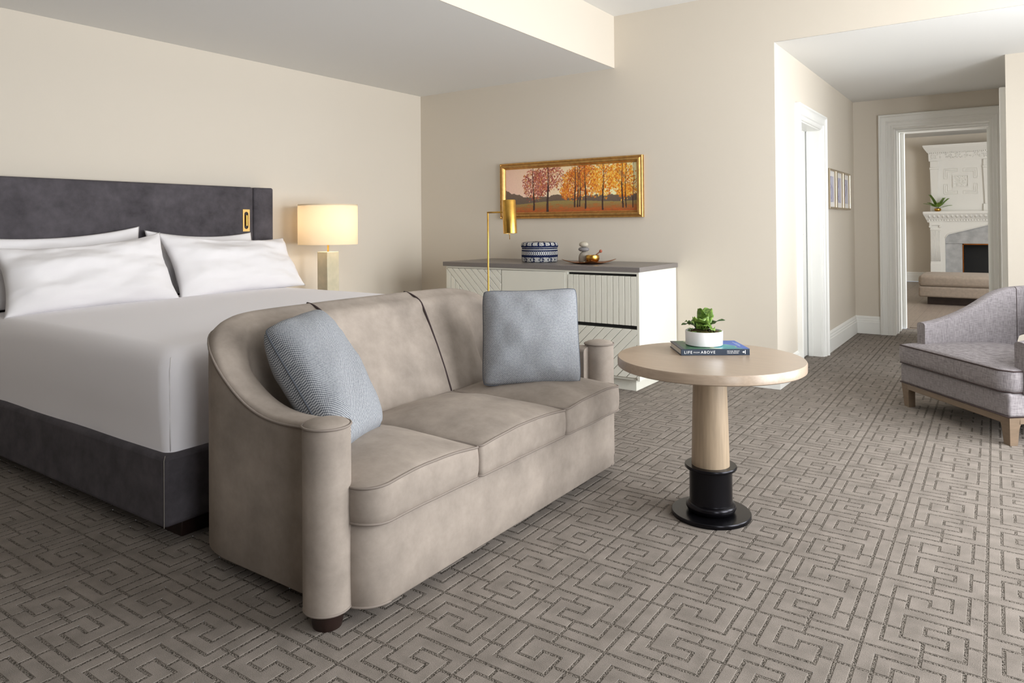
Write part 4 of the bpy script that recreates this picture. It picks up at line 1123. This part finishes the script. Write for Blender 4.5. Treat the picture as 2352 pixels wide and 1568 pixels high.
for k, (a0, a1) in enumerate(((1.752, 2.075), (2.095, 2.435), (2.455, 2.800))):
    fr = thing('framed_print', lab[k], 'picture', (HX0, (a0 + a1) / 2, 1.335), 0, HG)
    fh = lambda a, b, d: (HX0 + d, a, b)
    moulding(fr, fh, a0, a1, 1.335, 1.712, [(0, 0), (0, .030), (.004, .034), (.016, .034), (.018, .028), (.018, 0)], M['champagne'])
    sub('mat_board', MB().box(HX0 + .004, HX0 + .014, a0 + .012, a1 - .012, 1.347, 1.70), M['ceramic'], fr)
    un, vn = 40, 50; cimg = np.zeros((un, vn, 3))
    for i in range(un):
        for j in range(vn):
            u, v = i / un, j / vn
            c = np.array([186, 188, 212.]) + 10 * noise.noise(Vector((u * 3, v * 3, k)))
            s = u - .5 - .28 * math.sin(v * 6 + k * 2 + 2 * noise.noise(Vector((v * 3, k * 5, 0))))
            if abs(s) < .05: c = np.array([112, 112, 168])
            s2 = (u - .4) ** 2 * 2 + (v - .35 - .1 * k) ** 2 - .05
            if abs(s2) < .012: c = np.array([130, 128, 180])
            cimg[i, j] = c
    painted('print', [[(HX0 + .0155, a0 + .06 + (a1 - a0 - .12) * i / (un - 1), 1.40 + .245 * j / (vn - 1)) for j in range(vn)] for i in range(un)], cimg, M['col'], fr)

# ------------------------------------------------------------------ brass floor lamp behind the sofa
lx, ly = 2.146, -1.75
flp = thing('floor_lamp', 'slender brass reading lamp with cylinder shade behind the sofa', 'lamp', (lx, ly, 0))
sub('lamp_base', MB().lathe([(0, 0), (.12, 0), (.122, .004), (.122, .014), (.118, .018), (0, .018)], (lx, ly, 0), 48), M['brass'], flp, smooth=True, angle=40)
sub('pole', MB().tube([(lx, ly, .015), (lx, ly, 1.284)], .0055, 12), M['brass'], flp, smooth=True, angle=60)
ax_, ay_ = 2.313, -1.75
sub('arm', MB().tube([(lx - .004, ly, 1.284), (ax_, ay_, 1.284)], .0055, 10), M['brass'], flp, smooth=True)
shd = sub('lamp_shade', MB().lathe([(0, .108), (.040, .108), (.0425, .104), (.0425, -.098), (.0410, -.098), (.0410, .10), (0, .10)], (0, 0, 0), 48), M['brass'], flp, local=True, smooth=True, angle=40)
shd.matrix_local = ROOTS[flp.name] @ Matrix.Translation((ax_, ay_, 1.250)) @ Matrix.Rotation(math.radians(4), 4, Vector((toward.x, toward.y, 0))) @ Matrix.Rotation(math.radians(-3), 4, 'X')
sub('lamp_lining', MB().lathe([(.0405, -.096), (.0405, .06), (0, .06)], (0, 0, 0), 32), M['ceramic'], shd, local=True, smooth=True)
sub('switch', MB().tube([(.0, -.01, -.06), (.0, -.01, -.135)], .0022, 8), M['brass'], shd, local=True, smooth=True)

# ------------------------------------------------------------------ armchair
CO = Vector((4.5625, -.40, 0)); ca = math.atan2(-.755, .655)
ch = thing('armchair', 'grey woven lounge armchair with curved arms on tapered wooden legs', 'armchair', tuple(CO), ca)
cx0 = -.03; hw = .445; dep = .80
def L(mb, name, material, parent=ch, **kw): return mb.build(name, material, parent, local=True, **kw)
# wooden rail with curved brackets, then four tapered legs
for (y0, y1, x0, x1) in ((.0, .045, cx0 - hw, cx0 + hw), (dep - .045, dep, cx0 - hw, cx0 + hw)):
    L(MB().box(x0 + .06, x1 - .06, y0, y1, .116, .155), 'rail', M['walnut'], bevel=.003)
for s in (-1, 1):
    x0, x1 = (cx0 - hw, cx0 - hw + .045) if s < 0 else (cx0 + hw - .045, cx0 + hw)
    L(MB().box(x0, x1, .06, dep - .06, .116, .155), 'rail', M['walnut'], bevel=.003)
def leg(sx_, fy):
    mb = MB(); n = 12
    ox = cx0 + sx_ * hw; oy = 0 if fy else dep; iy = 1 if fy else -1
    rows_ = []
    for i in range(n + 1):
        z = .155 * i / n
        w_ = .044 + .020 * (z / .155) + (.045 * max(0, (z - .085) / .07) ** 2.2)
        o_ = .012 * (1 - z / .155)
        a = ox - sx_ * o_; b_ = oy + iy * o_
        # L-shaped spread kept square: bracket grows along both rails
        rows_.append([Vector((a, b_, z)), Vector((a - sx_ * w_, b_, z)), Vector((a - sx_ * w_, b_ + iy * .045, z)), Vector((a - sx_ * .045, b_ + iy * .045, z)), Vector((a - sx_ * .045, b_ + iy * w_, z)), Vector((a, b_ + iy * w_, z))])
    for k in range(n):
        for j in range(6):
            pass
    mb.grid([[rows_[i][j] for i in range(n + 1)] for j in range(6)], close_u=True)
    k = n + 1
    mb.f.append(tuple(j * k for j in range(6))); mb.f.append(tuple(j * k + n for j in range(6)))
    return mb
for s in (-1, 1):
    for fy in (True, False): L(leg(s, fy), 'leg', M['walnut'], smooth=True, angle=35)
sb = softbox(cx0, dep / 2, .2185, hw + .004, dep / 2 + .004, .0635, .016, n=8)
o = L(sb, 'seat_base', M['linen'], smooth=True); weld(o)
L(MB().tube([(cx0 - hw - .004, .40, .157), (cx0 - hw - .004, -.004, .157), (cx0 + hw + .004, -.004, .157), (cx0 + hw + .004, .40, .157)], .004, 6), 'piping', M['dark_piping'], smooth=True)
# seat cushion with clipped front corners
def chair_cushion():
    x0, x1, y0, y1 = cx0 - .452, cx0 + .452, -.018, .66
    c = .055
    P0 = [(x0, y1), (x0, y0 + c), (x0 + c * .35, y0), (x1 - c, y0), (x1, y0 + c * .8), (x1, y1)]
    P = []
    for i in range(len(P0)):
        A, B = P0[i], P0[(i + 1) % len(P0)]; d = math.dist(A, B); k = max(2, int(d / .05))
        P += [(A[0] + (B[0] - A[0]) * j / k, A[1] + (B[1] - A[1]) * j / k) for j in range(k)]
    cx, cy = (x0 + x1) / 2, (y0 + y1) / 2
    def ring(z, s, up=0):
        o_ = []
        for x, y in P:
            q = Vector((cx + (x - cx) * s, cy + (y - cy) * s, z)); u, v = (q.x - cx) / .46, (q.y - cy) / .345
            q.z += up * (max(0, 1 - u * u) * max(0, 1 - v * v)) ** .6; o_.append(q)
        return o_
    R = [ring(.29, .9), ring(.286, .97), ring(.290, .993), ring(.31, 1.0), ring(.345, 1.004), ring(.38, 1.0), ring(.398, .993)]
    R += [ring(.400, s, .045) for s in (.975, .93, .84, .7, .5, .3, .1, .02)]
    mb = MB().grid([[r[j] for r in R] for j in range(len(P))], close_u=True)
    mb.f.append(tuple(j * len(R) + len(R) - 1 for j in range(len(P)))); mb.f.append(tuple(j * len(R) for j in range(len(P))))
    return mb, ring(.399, .995), ring(.287, .993)
mbc, e1, e2 = chair_cushion()
o = weld(L(mbc, 'seat_cushion', M['linen'], smooth=True), .0004)
L(MB().tube(e1, .004, 6, True), 'piping', M['dark_piping'], o, smooth=True)
L(MB().tube(e2, .004, 6, True), 'piping', M['dark_piping'], o, smooth=True)
# arms and back: one wrapped shell lifted clear of the seat behind
def chair_shell():
    half = []; xo = -.43; RC = .22; yb = .90; yf = .075
    for i in range(19): half.append((Vector((xo + .02 * math.sin(i / 18 * 1.57), yf + (yb - RC - yf) * i / 18)), Vector((-1, 0))))
    xo2 = xo + .02
    for i in range(1, 13):
        a = math.radians(90 * i / 13); nn = Vector((-math.cos(a), math.sin(a))); half.append((Vector((xo2 + RC, yb - RC)) + nn * RC, nn))
    for i in range(0, 9): half.append((Vector((xo2 + RC + (0 - xo2 - RC) * i / 8, yb)), Vector((0, 1))))
    full = half + [(Vector((-p.x, p.y)), Vector((-nn.x, nn.y))) for p, nn in reversed(half[:-1])]
    S = [0]
    for (p, _), (q, _) in zip(full, full[1:]): S.append(S[-1] + (q - p).length)
    tot = S[-1]
    ks = [(0, .553), (.05, .559), (.11, .572), (.20, .600), (.305, .643), (.38, .683), (.475, .742), (.54, .764), (.60, .774), (.75, .785), (3, .79)]
    lo = [(0, .275), (.56, .275), (.60, .30), (.625, .40), (.66, .462), (.72, .476), (3, .478)]
    def it(K, s):
        for (a, za), (b, zb) in zip(K, K[1:]):
            if s <= b: return za + (zb - za) * (s - a) / (b - a)
    H = [it(ks, min(v, tot - v)) for v in S]
    for _ in range(2): H = [H[0]] + [(H[i-1] + 2 * H[i] + H[i+1]) / 4 for i in range(1, len(H) - 1)] + [H[-1]]
    rows_ = []
    for (p, nn), s, h in zip(full, S, H):
        sd = min(s, tot - s); z0 = it(lo, sd); th = .075; r = .02
        pr = [(-th * .5, z0), (-.012, z0), (0, z0 + .012), (0, (z0 + h) / 2), (0, h - r)]
        pr += [(-r * (1 - math.cos(math.radians(a))), h - r + r * math.sin(math.radians(a))) for a in (30, 60, 90)]
        pr += [(-th * .5, h + .002)]
        pr += [(-th + r - r * math.sin(math.radians(a)), h - r + r * math.cos(math.radians(a))) for a in (0, 30, 60, 90)]
        pr += [(-th, (z0 + h) / 2), (-th, z0 + .012), (-th + .012, z0)]
        rows_.append([Vector((cx0 + .042 + p.x + nn.x * d, p.y + nn.y * d, z)) for d, z in pr])
    k = len(rows_[0])
    mb = MB(); vs = [p for r in rows_ for p in r]; fs = []
    for i in range(len(rows_) - 1):
        for j in range(k): fs.append((i*k+j, (i+1)*k+j, (i+1)*k+(j+1) % k, i*k+(j+1) % k))
    fs += [tuple(range(k)), tuple(len(vs) - k + i for i in range(k))]
    return mb.add(vs, fs), rows_
mbs, rws = chair_shell()
L(mbs, 'back_shell', M['linen'], smooth=True, angle=50)
L(MB().tube([rws[19][j] + Vector((.0015, 0, 0)) for j in range(9, 16)], .0016, 6), 'seam', M['dark_piping'], smooth=True)
for s in (-1, 1):    # hidden uprights that carry the back
    L(MB().box(cx0 + s * .25 - .02, cx0 + s * .25 + .02, .78, .80, .27, .30).add([(cx0 + s * .25 - .02, .775, .27), (cx0 + s * .25 + .02, .775, .27), (cx0 + s * .25 + .02, .80, .27), (cx0 + s * .25 - .02, .80, .27), (cx0 + s * .25 - .02, .845, .50), (cx0 + s * .25 + .02, .845, .50), (cx0 + s * .25 + .02, .875, .50), (cx0 + s * .25 - .02, .875, .50)], [(0,3,2,1),(4,5,6,7),(0,1,5,4),(1,2,6,5),(2,3,7,6),(3,0,4,7)]), 'upright', M['walnut'])

# ------------------------------------------------------------------ far room: ottoman and fireplace
ot = thing('ottoman', 'wide taupe upholstered ottoman before the fireplace in the far room', 'ottoman', (4.6, 7.1, 0))
weld(sub('cushion', softbox(4.6, 7.06, .347, .85, .46, .082, .045, crown=.02, n=10, bulge=.01), M['soft_taupe'], ot, smooth=True))
weld(sub('base', softbox(4.6, 7.06, .192, .85, .455, .077, .025, n=10), M['soft_taupe'], ot, smooth=True))
sub('plinth', MB().box(3.85, 5.35, 6.76, 7.40, 0, .118), M['dark_wood'], ot)

FC = 4.53; FY = 10.75
fp = thing('fireplace', 'white carved fireplace with overmantel and grey marble surround in the far room', 'fireplace', (FC, FY, 0))
hwf = .95
sub('chimney_breast', MB().box(FC - hwf + .03, FC - .42, FY + .16, NY1, 0, 1.40).box(FC + .42, FC + hwf - .03, FY + .16, NY1, 0, 1.40).box(FC - .42, FC + .42, FY + .16, NY1, .785, 1.40), M['trim'], fp)
# marble surround as separate slabs
for (x0, x1, z0, z1) in ((FC - .70, FC - .42, 0, .783), (FC + .42, FC + .70, 0, .783), (FC - .70, FC + .70, .786, 1.15)):
    sub('marble_slab', MB().box(x0, x1, FY + .09, FY + .16, z0, z1), M['marble'], fp, bevel=.002, segs=1)
fb = MB().box(FC - .42, FC + .42, FY + .50, FY + .52, 0, .79).box(FC - .44, FC - .42, FY + .16, FY + .52, 0, .79).box(FC + .42, FC + .44, FY + .16, FY + .52, 0, .79).box(FC - .42, FC + .42, FY + .16, FY + .52, .785, .80)
sub('firebox', fb, M['black'], fp)
fbb = MB().box(FC - .42, FC - .40, FY + .085, FY + .10, 0, .785).box(FC + .40, FC + .42, FY + .085, FY + .10, 0, .785).box(FC - .42, FC + .42, FY + .085, FY + .10, .765, .785)
sub('firebox_frame', fbb, M['bronze'], fp)
for i in range(14): sub('firebrick', MB().box(FC - .418, FC - .405, FY + .18, FY + .48, .04 + i * .05, .082 + i * .05), M['dark_wood'], fp)
# spandrel with a shallow pointed arch
def arch(x):
    d = abs(x - FC); t = min(1, d / .62)
    return 1.14 - .17 * t - (.10 * ((d - .62) / .08) ** 2 if d > .62 else 0)
xs = [FC - .70 + 1.40 * i / 56 for i in range(57)]
mb = MB()
rows_a = [[Vector((x, FY + .03, max(arch(x), .02))), Vector((x, FY + .03, 1.21)), Vector((x, FY + .16, 1.21)), Vector((x, FY + .16, max(arch(x), .02)))] for x in xs]
vs_ = [p for r in rows_a for p in r]; fs_ = []
for i in range(len(xs) - 1):
    for j in range(4): fs_.append((i*4+j, (i+1)*4+j, (i+1)*4+(j+1) % 4, i*4+(j+1) % 4))
mb.add(vs_, fs_ + [(0, 1, 2, 3), tuple(len(vs_) - 4 + i for i in range(4))])
for s in (-1, 1): mb.box(min(FC + s * .70, FC + s * .80), max(FC + s * .70, FC + s * .80), FY + .03, FY + .16, 0, 1.21)
sub('spandrel', mb, M['trim'], fp)
sub('arch_bead', MB().tube([(x, FY + .028, arch(x) + .022) for x in xs], .008, 6), M['trim'], fp, smooth=True)
for k in range(22):      # carved leaf relief on the spandrel
    x = FC - .72 + 1.44 * (k + .5) / 22; z = min(1.18, (arch(max(FC - .68, min(FC + .68, x))) + 1.235) / 2)
    sub('carved_leaf', MB().lathe([(0, .012), (.012, .009), (.022, .002), (.024, -.002)], (0, 0, 0), 7), M['trim'], fp).matrix_local = ROOTS[fp.name] @ Matrix.Translation((x, FY + .03, z)) @ Matrix.Rotation(math.radians(90), 4, 'X') @ Matrix.Rotation(k * .9, 4, 'Z')
for s in (-1, 1):
    xo = FC + s * (hwf - .09); pil = MB().box(xo - .085, xo + .085, FY + .02, FY + .16, 0, 1.15)
    po_ = sub('pilaster', pil, M['trim'], fp)
    for k in range(7): sub('flute_rib', MB().tube([(xo - .072 + .024 * k, FY + .02, .44), (xo - .072 + .024 * k, FY + .02, 1.03)], .0085, 6), M['trim'], po_, smooth=True)
    sub('pilaster_base', MB().box(xo - .095, xo + .095, FY, FY + .16, 0, .22).box(xo - .09, xo + .09, FY + .01, FY + .16, .22, .40), M['trim'], po_, bevel=.006)
    sub('capital', MB().box(xo - .09, xo + .09, FY, FY + .16, 1.045, 1.065).box(xo - .10, xo + .10, FY - .01, FY + .16, 1.14, 1.20), M['trim'], po_, bevel=.005)
    for q in (-1, 1): sub('volute', MB().tube([(xo + q * .085 + .02 * (1 - t * .7) * math.cos(t * 9), FY - .004, 1.115 + .022 * (1 - t * .7) * math.sin(t * 9)) for t in [i / 20 for i in range(21)]], .010, 6), M['trim'], po_, smooth=True)
# mantel shelf with egg and dart
pm_ = [(0, 1.20), (.04, 1.20), (.05, 1.235), (.075, 1.26), (.10, 1.30), (.135, 1.345), (.15, 1.37), (.15, 1.41), (0, 1.41)]
ms = MB(); A = [(FC - hwf - .02 - d * .6, FY + .06 - d, z) for d, z in pm_]; B = [(FC + hwf + .02 + d * .6, FY + .06 - d, z) for d, z in pm_]; n = len(pm_)
C2 = [(FC - hwf - .02 - d * .6, FY + .30, z) for d, z in pm_]; D2 = [(FC + hwf + .02 + d * .6, FY + .30, z) for d, z in pm_]
ms.add(A + B + C2 + D2, [(i, i+1, i+1+n, i+n) for i in range(n-1)] + [(i, i+2*n, i+1+2*n, i+1) for i in range(n-1)] + [(i+n, i+1+n, i+1+3*n, i+3*n) for i in range(n-1)] + [(n-1, 2*n-1, 4*n-1, 3*n-1), (0, 2*n, 3*n, n)])
mso = sub('mantel_shelf', ms, M['trim'], fp)
eg = None
for k in range(26):
    x = FC - hwf - .04 + (2 * hwf + .08) * (k + .5) / 26
    e_ = MB().lathe([(0, .018), (.014, .014), (.024, .004), (.026, -.004)], (0, 0, 0), 10)
    if eg is None: eg = sub('egg_moulding', e_, M['trim'], mso, local=True, smooth=True); oo = eg
    else: oo = bpy.data.objects.new('egg_moulding', eg.data); COL.objects.link(oo); oo.parent = mso
    oo.matrix_local = ROOTS[fp.name] @ Matrix.Translation((x, FY - .05, 1.315)) @ Matrix.Rotation(math.radians(125), 4, 'X') @ Matrix.Diagonal((1, 1.5, 1, 1))
for k in range(44):
    x = FC - hwf - .03 + (2 * hwf + .06) * (k + .5) / 44
    if k == 0: dn = sub('dentil', MB().box(-.012, .012, -.012, .02, -.014, .014), M['trim'], mso, local=True); oo = dn
    else: oo = bpy.data.objects.new('dentil', dn.data); COL.objects.link(oo); oo.parent = mso
    oo.matrix_local = ROOTS[fp.name] @ Matrix.Translation((x, FY + .005, 1.238))
# overmantel
OY = 10.93
sub('overmantel_panel', MB().box(FC - hwf, FC + hwf, OY, NY1, 1.40, 2.56), M['trim'], fp)
cr = [(0, 2.40), (.02, 2.40), (.025, 2.44), (.03, 2.56), (.05, 2.575), (.11, 2.66), (.13, 2.70), (.13, 2.715), (0, 2.715)]
ms = MB(); n = len(cr); A = [(FC - hwf - d * .9, OY + .02 - d, z) for d, z in cr]; B = [(FC + hwf + d * .9, OY + .02 - d, z) for d, z in cr]
C2 = [(FC - hwf - d * .9, OY + .36, z) for d, z in cr]; D2 = [(FC + hwf + d * .9, OY + .36, z) for d, z in cr]
ms.add(A + B + C2 + D2, [(i, i+1, i+1+n, i+n) for i in range(n-1)] + [(i, i+2*n, i+1+2*n, i+1) for i in range(n-1)] + [(i+n, i+1+n, i+1+3*n, i+3*n) for i in range(n-1)] + [(n-1, 2*n-1, 4*n-1, 3*n-1), (0, 2*n, 3*n, n)])
cro = sub('cornice', ms, M['trim'], fp)
dn2 = None
for k in range(60):
    x = FC - hwf - .03 + (2 * hwf + .06) * (k + .5) / 60
    if dn2 is None: dn2 = sub('dentil', MB().box(-.010, .010, -.016, .01, -.012, .012), M['trim'], cro, local=True); oo = dn2
    else: oo = bpy.data.objects.new('dentil', dn2.data); COL.objects.link(oo); oo.parent = cro
    oo.matrix_local = ROOTS[fp.name] @ Matrix.Translation((x, OY - .022, 2.562))
rel = MB()      # carved frieze relief
for k in range(150):
    x = FC - hwf + .02 + (2 * hwf - .04) * rng.uniform(); z = rng.uniform(2.45, 2.545); r = rng.uniform(.008, .02)
    rel.add([(x - r, OY - .010, z), (x, OY - .010, z - r), (x + r, OY - .010, z), (x, OY - .010, z + r), (x, OY - .022, z)], [(0, 1, 4), (1, 2, 4), (2, 3, 4), (3, 0, 4)])
tag(sub('frieze_carving', rel, M['trim'], fp), kind='stuff')
for px2 in (FC - hwf + .075, FC, FC + hwf - .075):      # tapering pilasters
    mb = MB(); w0, w1 = .050, .075
    mb.add([(px2 - w0, OY - .05, 1.55), (px2 + w0, OY - .05, 1.55), (px2 + w1, OY - .05, 2.24), (px2 - w1, OY - .05, 2.24), (px2 - w0, OY, 1.55), (px2 + w0, OY, 1.55), (px2 + w1, OY, 2.24), (px2 - w1, OY, 2.24)], [(0,1,2,3),(0,4,5,1),(1,5,6,2),(2,6,7,3),(3,7,4,0)])
    mb.box(px2 - .075, px2 + .075, OY - .055, OY, 1.41, 1.55).box(px2 - .08, px2 + .08, OY - .06, OY, 2.24, 2.28).box(px2 - .07, px2 + .07, OY - .05, OY, 2.28, 2.40)
    sub('overmantel_pilaster', mb, M['trim'], fp, bevel=.006)
for s in (-1, 1):        # fret bays
    bx_ = FC + s * (hwf - .075) / 2; bz_ = 2.0 - .005
    sq = .125
    mb = MB()
    moulding(fp, lambda a, b, d: (a, OY - d, b), bx_ - .135, bx_ + .135, bz_ - .12, bz_ + .12, [(0, 0), (0, .020), (.018, .020), (.022, .008), (.022, 0)], M['trim'], 'panel_moulding')
    cv = MB()
    for k in range(120):
        x = bx_ + rng.uniform(-.11, .11); z = bz_ + rng.uniform(-.095, .095); r = rng.uniform(.006, .016)
        cv.add([(x - r, OY, z), (x, OY, z - r), (x + r, OY, z), (x, OY, z + r), (x, OY - .012, z)], [(0, 1, 4), (1, 2, 4), (2, 3, 4), (3, 0, 4)])
    tag(sub('panel_carving', cv, M['trim'], fp), kind='stuff')
    for qx in (-1, 1):
        for qz in (-1, 1):   # nested L shaped frets in each corner
            pts = [(.045, .245), (.275, .245), (.275, .055), (.215, .055), (.215, .185), (.045, .185), (.045, .245)]
            pts2 = [(.08, .215), (.245, .215), (.245, .085)]
            for P_ in (pts, pts2):
                W3 = [(bx_ + qx * a, bz_ + qz * b) for a, b in P_]
                path = []
                for (a, b), (c, d) in zip(W3, W3[1:]):
                    path += [(a + (c - a) * t, OY, b + (d - b) * t) for t in (.03, .5, .97)]
                mb = MB().tube(path, .011, 6, closed=len(P_) > 3)
                sub('fret', mb, M['trim'], fp)
# plant in a brass bowl on the mantel
bx2, by2, bz2 = 3.715, FY + .02, 1.41
mp_ = thing('mantel_plant', 'small fern like plant in a round brass bowl on the mantel shelf', 'plant', (bx2, by2, bz2))
sub('bowl', MB().lathe([(0, 0), (.03, 0), (.052, .015), (.06, .035), (.056, .055), (.050, .062), (.046, .055), (0, .05)], (bx2, by2, bz2), 32), M['brass'], mp_, smooth=True)
def frond(d, ln, li, cu):
    d = d.normalized(); side = Vector((-d.y, d.x, 0)); p = Vector((bx2, by2, bz2 + .05)); pts = [p.copy()]
    n = 12; leafs = MB()
    for i in range(n):
        ang = li - cu * i / n; t = d * math.cos(ang) + Vector((0, 0, 1)) * math.sin(ang); p = p + t * (ln / n); pts.append(p.copy())
        if i > 2:
            for s in (-1, 1):
                tip = p + side * s * .058 * (1.1 - i / n * .6) + t * .035 + Vector((0, 0, -.008)); w_ = t * .017
                leafs.add([p - w_, p + side * s * .03 - w_ * .8, tip, p + side * s * .03 + w_ * 1.4, p + w_], [(0, 1, 2, 3, 4)])
    o = sub('frond', MB().tube(pts, .003, 5), M['leaf_dark'], mp_)
    lo_ = sub('leaflets', leafs, M['leaf'], o)
    s_ = lo_.modifiers.new('t', 'SOLIDIFY'); s_.thickness = .0015
for dx, dy, ln, li, cu in ((-1, .1, .24, .75, .6), (-.35, -.3, .30, 1.25, .4), (.8, -.3, .26, .95, .3), (1, .1, .22, .5, .4), (.2, -.8, .2, 1.0, .8), (-.6, -.6, .22, .9, .7), (.5, .5, .24, 1.2, .4)):
    frond(Vector((dx, dy, 0)), ln, li, cu)
